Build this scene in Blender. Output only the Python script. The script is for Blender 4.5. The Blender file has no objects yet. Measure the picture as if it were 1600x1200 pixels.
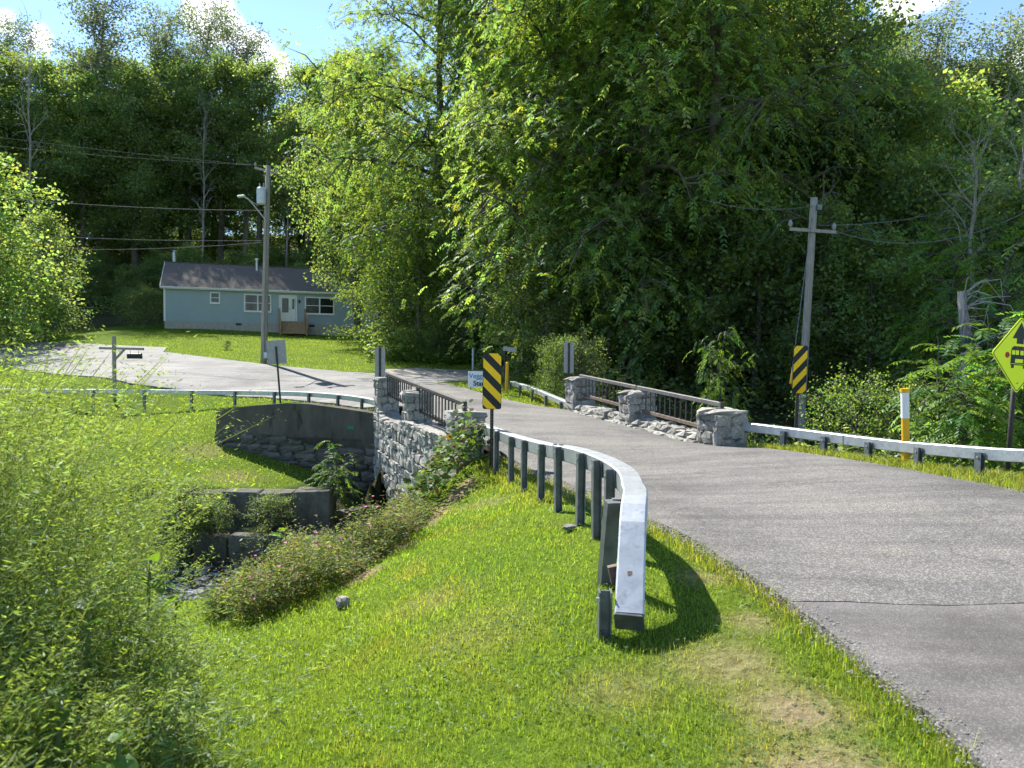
import bpy, bmesh, math, random
import numpy as np
from mathutils import Vector, Matrix
rad = math.radians
scene = bpy.context.scene
COL = scene.collection
random.seed(7)
RNG = np.random.default_rng(11)

# ------------------------------------------------------------------ camera
F_PX = 1160.0                      # focal length in pixels of the 1600 px wide photograph
CAM_Z = 1.6
PITCH, ROLL = math.atan(50.0 / F_PX), rad(0.6)
FWD = Vector((0, math.cos(PITCH), -math.sin(PITCH)))
_r0, _u0 = Vector((1, 0, 0)), Vector((0, math.sin(PITCH), math.cos(PITCH)))
RIGHT = _r0 * math.cos(ROLL) + _u0 * math.sin(ROLL)
UP = -_r0 * math.sin(ROLL) + _u0 * math.cos(ROLL)
cam_data = bpy.data.cameras.new('camera')
cam = bpy.data.objects.new('camera', cam_data)
COL.objects.link(cam)
cam.matrix_world = Matrix(((RIGHT.x, UP.x, -FWD.x, 0), (RIGHT.y, UP.y, -FWD.y, 0),
                           (RIGHT.z, UP.z, -FWD.z, CAM_Z), (0, 0, 0, 1)))
cam_data.sensor_width = 36.0
cam_data.lens = 36.0 * F_PX / 1600.0
cam_data.clip_start, cam_data.clip_end = 0.05, 3000
cam_data.dof.use_dof = True
cam_data.dof.focus_distance = 11.0
cam_data.dof.aperture_fstop = 4.5
scene.camera = cam

def W(px, py, y):
    """world point at distance y whose direction was measured in the photograph"""
    d = FWD + RIGHT * ((px - 800) / F_PX) + UP * ((600 - py) / F_PX)
    t = y / d.y
    return Vector((d.x * t, d.y * t, CAM_Z + d.z * t))

# ------------------------------------------------------------------ sky, sun, exposure
SUN_EL, SUN_AZ = rad(45.5), rad(34)          # azimuth: to the left of the +Y axis
sun_dir = Vector((-math.sin(SUN_AZ) * math.cos(SUN_EL), math.cos(SUN_AZ) * math.cos(SUN_EL), math.sin(SUN_EL)))
world = bpy.data.worlds.new('World'); scene.world = world; world.use_nodes = True
nt = world.node_tree; nt.nodes.clear()
def N(nt, t, **kw):
    n = nt.nodes.new(t)
    for k, v in kw.items(): setattr(n, k, v)
    return n
def setin(n, **kw):
    for k, v in kw.items(): n.inputs[k.replace('_', ' ')].default_value = v
out = N(nt, 'ShaderNodeOutputWorld'); bg = N(nt, 'ShaderNodeBackground')
sky = N(nt, 'ShaderNodeTexSky', sky_type='NISHITA', sun_disc=False)
sky.sun_elevation = SUN_EL
sky.sun_rotation = -SUN_AZ
sky.altitude = 900; sky.air_density = 1.0; sky.dust_density = 0.0; sky.ozone_density = 2.6
bg.inputs['Strength'].default_value = 0.108
# a few fair-weather clouds spread over the whole dome
geo = N(nt, 'ShaderNodeTexCoord')
nz = N(nt, 'ShaderNodeTexNoise'); setin(nz, Scale=9.0, Detail=8.0, Roughness=0.62)
nt.links.new(geo.outputs['Generated'], nz.inputs['Vector'])
nz2 = N(nt, 'ShaderNodeTexNoise'); setin(nz2, Scale=26.0, Detail=6.0, Roughness=0.6)
nt.links.new(geo.outputs['Generated'], nz2.inputs['Vector'])
blobs = [((345, 42), 3.0), ((395, 80), 3.0), ((432, 112), 2.6), ((310, 20), 2.2), ((60, 62), 2.0), ((5, 30), 2.0),
         ((1405, 12), 2.4), ((1430, -40), 4), ((1592, 120), 2.0), ((475, 190), 2.6)]
dirs = [((FWD + RIGHT * ((p[0] - 800) / F_PX) + UP * ((600 - p[1]) / F_PX)).normalized(), s) for p, s in blobs]
rr = random.Random(5)
for i in range(14):
    a = rad(60 + i * 25 + rr.uniform(-8, 8)); e = rad(rr.uniform(18, 55))
    dirs.append((Vector((math.sin(a) * math.cos(e), math.cos(a) * math.cos(e), math.sin(e))), rr.uniform(4, 9)))
acc = None
for d, s in dirs:
    dp = N(nt, 'ShaderNodeVectorMath', operation='DISTANCE'); dp.inputs[1].default_value = d
    nt.links.new(geo.outputs['Generated'], dp.inputs[0])
    mr = N(nt, 'ShaderNodeMapRange'); setin(mr, From_Min=rad(s) * 0.95, From_Max=0.0, To_Min=0.0, To_Max=1.0)
    nt.links.new(dp.outputs['Value'], mr.inputs['Value'])
    if acc is None: acc = mr.outputs['Result']
    else:
        mx = N(nt, 'ShaderNodeMath', operation='MAXIMUM'); nt.links.new(acc, mx.inputs[0]); nt.links.new(mr.outputs['Result'], mx.inputs[1]); acc = mx.outputs[0]
a1 = N(nt, 'ShaderNodeMath', operation='MULTIPLY_ADD'); a1.inputs[1].default_value = 1.5; nt.links.new(nz.outputs['Fac'], a1.inputs[0]); nt.links.new(acc, a1.inputs[2])
a2 = N(nt, 'ShaderNodeMath', operation='MULTIPLY_ADD'); a2.inputs[1].default_value = 0.6; nt.links.new(nz2.outputs['Fac'], a2.inputs[0]); nt.links.new(a1.outputs[0], a2.inputs[2])
cm = N(nt, 'ShaderNodeMapRange', interpolation_type='SMOOTHSTEP'); setin(cm, From_Min=1.32, From_Max=1.75, To_Min=0.0, To_Max=0.93)
nt.links.new(a2.outputs[0], cm.inputs['Value'])
gate = N(nt, 'ShaderNodeMath', operation='GREATER_THAN'); gate.inputs[1].default_value = 0.001; nt.links.new(acc, gate.inputs[0])
cg = N(nt, 'ShaderNodeMath', operation='MULTIPLY'); nt.links.new(cm.outputs['Result'], cg.inputs[0]); nt.links.new(gate.outputs[0], cg.inputs[1])
mixc = N(nt, 'ShaderNodeMixRGB'); mixc.inputs['Color2'].default_value = (6.6, 6.7, 7.0, 1)
nt.links.new(cg.outputs[0], mixc.inputs['Fac']); nt.links.new(sky.outputs['Color'], mixc.inputs['Color1'])
nt.links.new(mixc.outputs['Color'], bg.inputs['Color']); nt.links.new(bg.outputs[0], out.inputs['Surface'])

sun_data = bpy.data.lights.new('sun', 'SUN'); sun_data.energy = 4.5; sun_data.angle = rad(0.53); sun_data.color = (1.0, 0.95, 0.86)
sun = bpy.data.objects.new('sun', sun_data); COL.objects.link(sun)
sun.rotation_euler = sun_dir.to_track_quat('Z', 'Y').to_euler()
sun.location = sun_dir * 60
scene.view_settings.view_transform = 'Standard'; scene.view_settings.look = 'None'
scene.view_settings.gamma = 1.0; scene.view_settings.exposure = 1.42
scene.view_settings.use_curve_mapping = False
scene.render.engine = 'CYCLES'
cy = scene.cycles
cy.max_bounces = 7; cy.diffuse_bounces = 3; cy.glossy_bounces = 3; cy.transmission_bounces = 5; cy.transparent_max_bounces = 4
cy.caustics_reflective = False; cy.caustics_refractive = False
cy.use_denoising = True
cy.use_adaptive_sampling = True; cy.adaptive_threshold = 0.02
cy.sample_clamp_indirect = 6.0

# ------------------------------------------------------------------ helpers
def tag(o, label=None, cat=None, group=None, kind=None):
    if label: o['label'] = label
    if cat: o['category'] = cat
    if group: o['group'] = group
    if kind: o['kind'] = kind
    return o
def empty(name, loc=(0, 0, 0), rz=0.0, label=None, cat=None, group=None):
    o = bpy.data.objects.new(name, None); COL.objects.link(o); o.location = loc; o.rotation_euler = (0, 0, rz)
    o.empty_display_size = 0.1
    return tag(o, label, cat, group)
def link(name, me, parent=None, mat=None, loc=None, rot=None, scale=None):
    o = bpy.data.objects.new(name, me); COL.objects.link(o)
    if mat is not None and len(me.materials) == 0: me.materials.append(mat)
    if parent is not None: o.parent = parent
    if loc is not None: o.location = loc
    if rot is not None: o.rotation_euler = rot
    if scale is not None: o.scale = scale
    return o
def mesh_np(name, verts, faces, mat=None, col=None, smooth=False):
    """verts (n,3), faces (m,k) arrays with one k"""
    verts = np.asarray(verts, dtype=np.float32); faces = np.asarray(faces, dtype=np.int32)
    me = bpy.data.meshes.new(name)
    n, (m, k) = len(verts), faces.shape
    me.vertices.add(n); me.vertices.foreach_set('co', verts.ravel())
    me.loops.add(m * k); me.loops.foreach_set('vertex_index', faces.ravel())
    me.polygons.add(m); me.polygons.foreach_set('loop_start', np.arange(0, m * k, k, dtype=np.int32))
    me.polygons.foreach_set('loop_total', np.full(m, k, dtype=np.int32))
    if smooth: me.polygons.foreach_set('use_smooth', np.ones(m, dtype=bool))
    me.update(calc_edges=True)
    if col is not None:
        at = me.attributes.new('col', 'FLOAT_COLOR', 'POINT')
        c = np.ones((n, 4), dtype=np.float32); c[:, :3] = col
        at.data.foreach_set('color', c.ravel())
    if mat is not None: me.materials.append(mat)
    return me
class MB:
    """collects solid shapes into one mesh"""
    def __init__(s): s.bm = bmesh.new()
    def box(s, c, size, rot=None, bevel=0.0):
        r = bmesh.ops.create_cube(s.bm, size=1.0)
        vs = r['verts']
        M = Matrix.Translation(Vector(c)) @ (rot.to_4x4() if rot is not None else Matrix.Identity(4)) @ Matrix.Diagonal((*size, 1))
        bmesh.ops.transform(s.bm, matrix=M, verts=vs)
        if bevel > 0:
            es = list({e for v in vs for e in v.link_edges})
            bmesh.ops.bevel(s.bm, geom=es, offset=bevel, segments=1, affect='EDGES')
        return s
    def bar(s, a, b, w, h=None, bevel=0.0, roll=0.0):
        a, b = Vector(a), Vector(b); d = b - a
        q = d.to_track_quat('X', 'Z')
        R = q.to_matrix() @ Matrix.Rotation(roll, 3, 'X')
        return s.box((a + b) / 2, (d.length, w, h or w), R, bevel)
    def tube(s, pts, radii, sides=8, cap=True):
        rings = []
        pts = [Vector(p) for p in pts]
        for i, p in enumerate(pts):
            d = (pts[min(i + 1, len(pts) - 1)] - pts[max(i - 1, 0)]).normalized()
            q = d.to_track_quat('Z', 'X')
            r = radii[i] if hasattr(radii, '__len__') else radii
            rings.append([s.bm.verts.new(p + q @ Vector((math.cos(2 * math.pi * k / sides) * r, math.sin(2 * math.pi * k / sides) * r, 0))) for k in range(sides)])
        for a, b in zip(rings, rings[1:]):
            for k in range(sides): s.bm.faces.new((a[k], a[(k + 1) % sides], b[(k + 1) % sides], b[k]))
        if cap:
            s.bm.faces.new(rings[0][::-1]); s.bm.faces.new(rings[-1])
        return s
    def sweep(s, pts, w, h, up=(0, 0, 1)):
        """rectangular section w x h, pts on the section's centre"""
        pts = [Vector(p) for p in pts]; rings = []
        for i, p in enumerate(pts):
            d = (pts[min(i + 1, len(pts) - 1)] - pts[max(i - 1, 0)]).normalized()
            sd = d.cross(Vector(up)).normalized(); u = sd.cross(d).normalized()
            c = [(-1, -1), (1, -1), (1, 1), (-1, 1)]; b = 0.06
            ring = []
            for (x, y), (x2, y2) in zip(c, c[1:] + c[:1]):
                for f in (b, 1 - b):
                    xx, yy = x + (x2 - x) * f, y + (y2 - y) * f
                    ring.append(s.bm.verts.new(p + sd * (xx * w / 2) + u * (yy * h / 2)))
            rings.append(ring)
        n = 8
        for a, b in zip(rings, rings[1:]):
            for k in range(n): s.bm.faces.new((a[k], a[(k + 1) % n], b[(k + 1) % n], b[k]))
        s.bm.faces.new(rings[0][::-1]); s.bm.faces.new(rings[-1])
        return s
    def poly(s, pts, nrm, thick):
        """extruded polygon; pts are world points, nrm the direction of extrusion"""
        nrm = Vector(nrm)
        a = [s.bm.verts.new(Vector(p)) for p in pts]; b = [s.bm.verts.new(Vector(p) + nrm * thick) for p in pts]
        s.bm.faces.new(a[::-1]); s.bm.faces.new(b); n = len(pts)
        for k in range(n): s.bm.faces.new((a[k], a[(k + 1) % n], b[(k + 1) % n], b[k]))
        return s
    def mesh(s, name, mat=None, smooth=False):
        bmesh.ops.recalc_face_normals(s.bm, faces=s.bm.faces)
        me = bpy.data.meshes.new(name); s.bm.to_mesh(me); s.bm.free()
        if smooth: me.polygons.foreach_set('use_smooth', [True] * len(me.polygons))
        if mat: me.materials.append(mat)
        return me
    def build(s, name, mat, parent=None, smooth=False, **kw):
        return link(name, s.mesh(name, mat, smooth), parent, **kw)

def _hash(ix, iy, seed):
    h = (ix.astype(np.int64) * 374761393 + iy.astype(np.int64) * 668265263 + seed * 974711) & 0x7fffffff
    h = ((h ^ (h >> 13)) * 1274126177) & 0x7fffffff
    return ((h ^ (h >> 16)) & 0xffff) / 65535.0
def vnoise(x, y, seed=0):
    x = np.asarray(x, float); y = np.asarray(y, float)
    ix, iy = np.floor(x), np.floor(y); fx, fy = x - ix, y - iy
    fx = fx * fx * (3 - 2 * fx); fy = fy * fy * (3 - 2 * fy)
    a, b, c, d = _hash(ix, iy, seed), _hash(ix + 1, iy, seed), _hash(ix, iy + 1, seed), _hash(ix + 1, iy + 1, seed)
    return (a * (1 - fx) + b * fx) * (1 - fy) + (c * (1 - fx) + d * fx) * fy
def fbm(x, y, seed=0, o=3):
    s = 0; a = 0.5; t = 0
    for i in range(o):
        s = s + a * vnoise(x * 2 ** i, y * 2 ** i, seed + i); t += a; a *= 0.5
    return s / t

# ------------------------------------------------------------------ materials
MATS = {}
def mat_new(name):
    m = bpy.data.materials.new(name); m.use_nodes = True; m.node_tree.nodes.clear(); MATS[name] = m
    o = N(m.node_tree, 'ShaderNodeOutputMaterial')
    return m, m.node_tree, o
def ramp(nt, fac, stops):
    r = N(nt, 'ShaderNodeValToRGB'); el = r.color_ramp.elements
    while len(el) < len(stops): el.new(0.5)
    for e, (p, c) in zip(el, stops): e.position = p; e.color = (*c, 1)
    nt.links.new(fac, r.inputs['Fac']); return r.outputs['Color']
def noise(nt, vec, scale, detail=5, rough=0.6):
    n = N(nt, 'ShaderNodeTexNoise'); setin(n, Scale=scale, Detail=detail, Roughness=rough)
    nt.links.new(vec, n.inputs['Vector']); return n.outputs['Fac']
def surf(name, c1, c2, scale=8.0, rough=0.8, metal=0.0, bump=0.0, bscale=None, c3=None, s3=40.0, spec=0.3, coord='Object', rand=0.0, stretch=None):
    """two-tone procedural surface with fine grain"""
    m, nt, o = mat_new(name)
    tc = N(nt, 'ShaderNodeTexCoord'); vec = tc.outputs[coord]
    if coord == 'World':
        pass
    if stretch:
        mp = N(nt, 'ShaderNodeMapping'); mp.inputs['Scale'].default_value = stretch
        nt.links.new(vec, mp.inputs['Vector']); vec = mp.outputs['Vector']
    p = N(nt, 'ShaderNodeBsdfPrincipled'); setin(p, Roughness=rough, Metallic=metal)
    p.inputs['Specular IOR Level'].default_value = spec
    f = noise(nt, vec, scale)
    c = ramp(nt, f, [(0.3, c1), (0.7, c2)])
    if c3:
        f3 = noise(nt, vec, s3, 3)
        r3 = N(nt, 'ShaderNodeMapRange'); setin(r3, From_Min=0.55, From_Max=0.72); nt.links.new(f3, r3.inputs['Value'])
        mx = N(nt, 'ShaderNodeMixRGB'); mx.inputs['Color2'].default_value = (*c3, 1)
        nt.links.new(r3.outputs['Result'], mx.inputs['Fac']); nt.links.new(c, mx.inputs['Color1']); c = mx.outputs['Color']
    if rand:
        oi = N(nt, 'ShaderNodeObjectInfo'); hs = N(nt, 'ShaderNodeHueSaturation')
        mr = N(nt, 'ShaderNodeMapRange'); setin(mr, To_Min=1 - rand, To_Max=1 + rand); nt.links.new(oi.outputs['Random'], mr.inputs['Value'])
        nt.links.new(mr.outputs['Result'], hs.inputs['Value']); nt.links.new(c, hs.inputs['Color']); c = hs.outputs['Color']
    nt.links.new(c, p.inputs['Base Color'])
    if bump:
        fb = noise(nt, vec, bscale or scale * 3, 6, 0.65)
        b = N(nt, 'ShaderNodeBump'); setin(b, Strength=bump, Distance=0.02); nt.links.new(fb, b.inputs['Height']); nt.links.new(b.outputs[0], p.inputs['Normal'])
    nt.links.new(p.outputs[0], o.inputs['Surface'])
    return m
def leaf_mat(name, dif, trans, tmix=0.45, gloss=0.03, grough=0.5, vary=0.25):
    m, nt, o = mat_new(name)
    at = N(nt, 'ShaderNodeAttribute'); at.attribute_name = 'col'
    oi = N(nt, 'ShaderNodeObjectInfo')
    def tint(c):
        mx = N(nt, 'ShaderNodeMixRGB', blend_type='MULTIPLY'); mx.inputs['Fac'].default_value = 1; mx.inputs['Color1'].default_value = (*c, 1)
        nt.links.new(at.outputs['Color'], mx.inputs['Color2'])
        hs = N(nt, 'ShaderNodeHueSaturation')
        mr = N(nt, 'ShaderNodeMapRange'); setin(mr, To_Min=1 - vary, To_Max=1 + vary); nt.links.new(oi.outputs['Random'], mr.inputs['Value'])
        nt.links.new(mr.outputs['Result'], hs.inputs['Value']); nt.links.new(mx.outputs[0], hs.inputs['Color']); return hs.outputs['Color']
    d = N(nt, 'ShaderNodeBsdfDiffuse'); nt.links.new(tint(dif), d.inputs['Color'])
    t = N(nt, 'ShaderNodeBsdfTranslucent'); nt.links.new(tint(trans), t.inputs['Color'])
    g = N(nt, 'ShaderNodeBsdfGlossy'); setin(g, Roughness=grough); g.inputs['Color'].default_value = (0.9, 0.95, 1, 1)
    m1 = N(nt, 'ShaderNodeMixShader'); m1.inputs[0].default_value = tmix; nt.links.new(d.outputs[0], m1.inputs[1]); nt.links.new(t.outputs[0], m1.inputs[2])
    m2 = N(nt, 'ShaderNodeMixShader'); m2.inputs[0].default_value = gloss; nt.links.new(m1.outputs[0], m2.inputs[1]); nt.links.new(g.outputs[0], m2.inputs[2])
    nt.links.new(m2.outputs[0], o.inputs['Surface'])
    return m
M_stem = surf('green_stem', (0.07, 0.11, 0.03), (0.12, 0.16, 0.05), 12, 0.7)
M_bark = surf('bark', (0.05, 0.042, 0.034), (0.13, 0.115, 0.095), 3, 0.9, bump=0.8, bscale=8, stretch=(6, 6, 1))
M_pale = surf('dead_bark', (0.16, 0.15, 0.13), (0.34, 0.32, 0.29), 5, 0.9, bump=0.6, stretch=(6, 6, 1))
M_leafA = leaf_mat('compound_leaf', (0.100, 0.160, 0.036), (0.36, 0.50, 0.06), tmix=.52)
M_leafB = leaf_mat('broad_leaf', (0.100, 0.150, 0.042), (0.34, 0.46, 0.075), tmix=.52)
M_leafC = leaf_mat('grey_leaf', (0.12, 0.15, 0.075), (0.24, 0.30, 0.10), gloss=0.05)
M_leafD = leaf_mat('yellow_leaf', (0.090, 0.150, 0.03), (0.26, 0.41, 0.045))
M_weed = leaf_mat('weed_leaf', (0.16, 0.205, 0.07), (0.29, 0.40, 0.075), gloss=0.015)
M_weedD = leaf_mat('meadow_leaf', (0.11, 0.13, 0.045), (0.20, 0.25, 0.05), gloss=0.015)
M_vine = leaf_mat('vine_leaf', (0.08, 0.145, 0.025), (0.24, 0.40, 0.03), gloss=0.02)
M_grass = leaf_mat('grass_blade', (0.17, 0.225, 0.022), (0.38, 0.48, 0.035), tmix=0.45, gloss=0.03, vary=0.0)
M_galv = surf('galvanised_steel', (0.36, 0.385, 0.40), (0.50, 0.52, 0.535), 7, 0.45, metal=0.7, c3=(0.32, 0.335, 0.34), s3=16, bump=0.08)
M_steel = surf('weathered_post_steel', (0.10, 0.115, 0.12), (0.20, 0.21, 0.215), 10, 0.55, metal=0.5, bump=0.1)
M_rail = surf('painted_railing', (0.018, 0.018, 0.02), (0.05, 0.045, 0.042), 12, 0.5, c3=(0.14, 0.065, 0.035), s3=14, spec=0.5)
M_railgrey = surf('weathered_railing', (0.085, 0.083, 0.085), (0.17, 0.165, 0.16), 10, 0.6, c3=(0.17, 0.085, 0.05), s3=11, metal=0.2)
M_rust = surf('rusty_channel', (0.10, 0.07, 0.052), (0.20, 0.155, 0.125), 9, 0.8, c3=(0.10, 0.05, 0.03), s3=20)
M_stone = surf('fieldstone', (0.20, 0.19, 0.165), (0.44, 0.42, 0.37), 5, 0.92, bump=1.0, bscale=18, c3=(0.13, 0.125, 0.115), s3=9, rand=0.25)
M_mortar = surf('mortar', (0.15, 0.14, 0.12), (0.30, 0.285, 0.25), 7, 0.95, bump=1.0, bscale=14)
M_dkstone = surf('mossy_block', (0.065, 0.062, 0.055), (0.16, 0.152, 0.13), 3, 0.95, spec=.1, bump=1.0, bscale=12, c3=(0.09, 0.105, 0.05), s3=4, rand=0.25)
M_conc = surf('stained_concrete', (0.055, 0.050, 0.043), (0.135, 0.122, 0.10), 1.6, 0.95, spec=.1, bump=0.5, bscale=16, c3=(0.035, 0.033, 0.03), s3=2.6, stretch=(1, 1, 0.45))
M_wood = surf('weathered_pole', (0.20, 0.175, 0.145), (0.36, 0.33, 0.29), 4, 0.85, bump=0.6, bscale=10, stretch=(9, 9, 0.6))
M_lumber = surf('treated_lumber', (0.26, 0.17, 0.10), (0.40, 0.28, 0.18), 5, 0.85, bump=0.3)
M_black = surf('black_paint', (0.012, 0.013, 0.016), (0.02, 0.021, 0.024), 20, 0.5)
M_brown = surf('brown_post', (0.028, 0.022, 0.02), (0.05, 0.038, 0.034), 20, 0.6)
M_yel = surf('yellow_sheeting', (0.90, 0.52, 0.010), (0.95, 0.56, 0.014), 30, 0.5)
M_flyel = surf('fluorescent_yellow', (0.86, 0.93, 0.01), (0.90, 0.96, 0.015), 30, 0.45)
M_red = surf('red_sheeting', (0.45, 0.012, 0.02), (0.5, 0.016, 0.024), 30, 0.5)
M_signback = surf('aluminium_sign_back', (0.25, 0.245, 0.245), (0.34, 0.335, 0.33), 12, 0.6, metal=0.2, c3=(0.30, 0.29, 0.28), s3=16)
M_white = surf('white_paint', (0.66, 0.66, 0.64), (0.76, 0.76, 0.75), 14, 0.6)
M_mark = surf('yellow_marker_plastic', (0.62, 0.33, 0.012), (0.72, 0.41, 0.02), 10, 0.5)
M_siding = surf('blue_vinyl_siding', (0.315, 0.385, 0.43), (0.35, 0.425, 0.472), 1.5, 0.6)
M_shingle = surf('asphalt_shingle', (0.105, 0.086, 0.074), (0.175, 0.148, 0.13), 26, 0.95, bump=0.5, bscale=60)
M_found = surf('foundation_block', (0.30, 0.285, 0.26), (0.40, 0.385, 0.35), 4, 0.95, bump=0.4)
M_glass = surf('window_glass', (0.010, 0.012, 0.014), (0.022, 0.026, 0.03), 1.2, 0.08, spec=0.35)
M_curtain = surf('curtained_glass', (0.03, 0.034, 0.035), (0.085, 0.092, 0.09), 2, 0.2, spec=0.3)
M_blue = surf('blue_letter_paint', (0.02, 0.20, 0.34), (0.03, 0.25, 0.40), 20, 0.7)
M_green = surf('green_plate', (0.015, 0.17, 0.10), (0.02, 0.21, 0.13), 20, 0.5)
M_wire = surf('wire_insulation', (0.10, 0.10, 0.10), (0.20, 0.20, 0.20), 20, 0.95, spec=.05)
M_trafo = surf('transformer_enamel', (0.42, 0.47, 0.50), (0.52, 0.57, 0.60), 6, 0.45)
M_ceramic = surf('porcelain', (0.2, 0.2, 0.2), (0.3, 0.3, 0.3), 20, 0.3)

# ------------------------------------------------------------------ terrain
def wp(px, py, y): v = W(px, py, y); return (v.x, v.y, v.z)
CP = [(0, 0, 0), (0, 2, -.02), (1.8, 2.8, 0), (3.6, 3, .02), (3, 5, 0), (.65, 4.1, 0), (-1.0, 3, -.28), (-1.5, 6, -.62), (-1.1, 7.1, -.52),
      (.6, 5.2, .03), (.7, 7, .03), (.45, 9, -.14), (.1, 11, -.26), (-.6, 11.3, -.40), (-.3, 12.3, -.3), (1.5, 7, 0), (2.4, 9, -.05), (2, 12, -.14),
      (5.4, 8.2, .12), (5.2, 10.5, .05), (4.9, 12.5, -.05), (6.6, 10.2, -.1), (5.6, 14, -.42), (8, 13, -.9), (9, 9, -.15), (12, 6, 0), (14, 14, -1.2),
      (3.9, 13.6, -.12), (1.86, 20.2, -.04), (2.9, 17, -.08), (-.84, 13.3, -.14), (-3.4, 20.3, -.05), (-2.1, 17, -.1), (0, 17, -.08), (-.6, 23, .08), (1.5, 22.4, -.14), (1.2, 25.5, .0),
      (-4, 4, -.85), (-3, 1, -.5), (-6, 8, -1.3), (-12, 4, -1.4), (-7, 1, -.9), (-3.6, 9, -1.3), (-12, 10, -2.0),
      wp(590, 640, 21.5), wp(413, 626, 27), wp(200, 600, 29.5), wp(100, 587, 33), wp(0, 572, 38),
      wp(590, 585, 33), wp(413, 571, 36), wp(265, 549, 42), wp(0, 540, 50), wp(740, 583, 37), wp(700, 600, 29), wp(795, 609, 28),
      wp(257, 513, 57.5), wp(585, 524, 63.5), wp(420, 519, 60), wp(100, 500, 64), wp(330, 540, 47), wp(480, 545, 46),
      wp(168, 642, 27), wp(246, 640, 27), wp(319, 637, 26.8), wp(385, 633, 26.3), wp(448, 633, 25.4), wp(505, 636, 24.3),
      wp(337, 692, 21.4), wp(240, 700, 20.3), wp(150, 690, 21), wp(430, 725, 19.6), wp(500, 760, 18.3), wp(300, 762, 17.2), wp(400, 764, 17.2), wp(480, 765, 17.2),
      (-14, 16, -2.0), (-20, 24, -.6), (-30, 30, -.2), (-30, 50, 2.2),
      (5, 28, .15), (9, 30, -.2), (12, 24, -1.2), (18, 30, .3), (24, 38, 2.2), (4, 40, 1.2), (0, 48, 2.6), (8, 52, 3.2), (30, 24, .4), (40, 40, 4),
      (-30, 80, 7.5), (-6, 76, 6.5), (-60, 70, 6), (20, 75, 8), (50, 70, 9), (0, 120, 20), (-80, 120, 18), (80, 110, 18), (0, 200, 32), (-180, 200, 28), (180, 200, 30),
      (0, -15, .1), (4, -10, .1), (0, -60, 0), (60, -10, .8), (-60, -10, -1.6), (60, 14, .8), (-60, 30, .5), (150, 0, 4), (-150, 0, 2), (-150, 90, 12), (150, 90, 14), (0, -200, 0), (-200, -200, 0), (200, -200, 0)]
CP = np.array(CP, float)
def _tps(r2): return 0.5 * r2 * np.log(r2 + 1e-9)
def _fit():
    n = len(CP); d2 = ((CP[:, None, :2] - CP[None, :, :2]) ** 2).sum(-1)
    K = _tps(d2) + np.eye(n) * 0.6
    Pm = np.c_[np.ones(n), CP[:, :2]]
    A = np.zeros((n + 3, n + 3)); A[:n, :n] = K; A[:n, n:] = Pm; A[n:, :n] = Pm.T
    return np.linalg.solve(A, np.r_[CP[:, 2], 0, 0, 0])
TW = _fit()
def base_h(x, y):
    x = np.asarray(x, float); y = np.asarray(y, float); sh = x.shape; x = x.ravel(); y = y.ravel()
    o = np.empty(len(x))
    for i in range(0, len(x), 20000):
        xs, ys = x[i:i + 20000], y[i:i + 20000]
        d2 = (xs[:, None] - CP[None, :, 0]) ** 2 + (ys[:, None] - CP[None, :, 1]) ** 2
        o[i:i + 20000] = _tps(d2) @ TW[:-3] + TW[-3] + TW[-2] * xs + TW[-1] * ys
    return np.clip(o, -2.6, 40).reshape(sh)
CREEK = np.array([(-40, 4), (-24, 8.5), (-12, 12.6), (-6.6, 14.5), (-4.7, 15.6), (-3.75, 17.4), (-3.1, 19.3), (2.75, 18.1), (7, 18.6), (14, 21), (32, 24), (70, 30)], float)
def creek_d(x, y):
    best = np.full(x.shape, 1e9); side = np.zeros(x.shape); ax = np.zeros(x.shape)
    for i, (a, b) in enumerate(zip(CREEK, CREEK[1:])):
        v = b - a; L2 = v @ v
        t = np.clip(((x - a[0]) * v[0] + (y - a[1]) * v[1]) / L2, 0, 1)
        qx, qy = a[0] + t * v[0], a[1] + t * v[1]
        d = np.hypot(x - qx, y - qy); cr = v[0] * (y - a[1]) - v[1] * (x - a[0])
        m = d < best
        best = np.where(m, d, best); side = np.where(m, np.sign(cr), side); ax = np.where(m, qx, ax)
    return best, side, ax
WA = W(337, 645, 21.5); _wb = W(597, 648, 20.25); WD = Vector((_wb.x - WA.x, _wb.y - WA.y, 0)); WLEN = WD.length; WD.normalize(); WN = Vector((WD.y, -WD.x, 0))
FLOOR = -3.35; WATER_Z = -3.08
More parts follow.
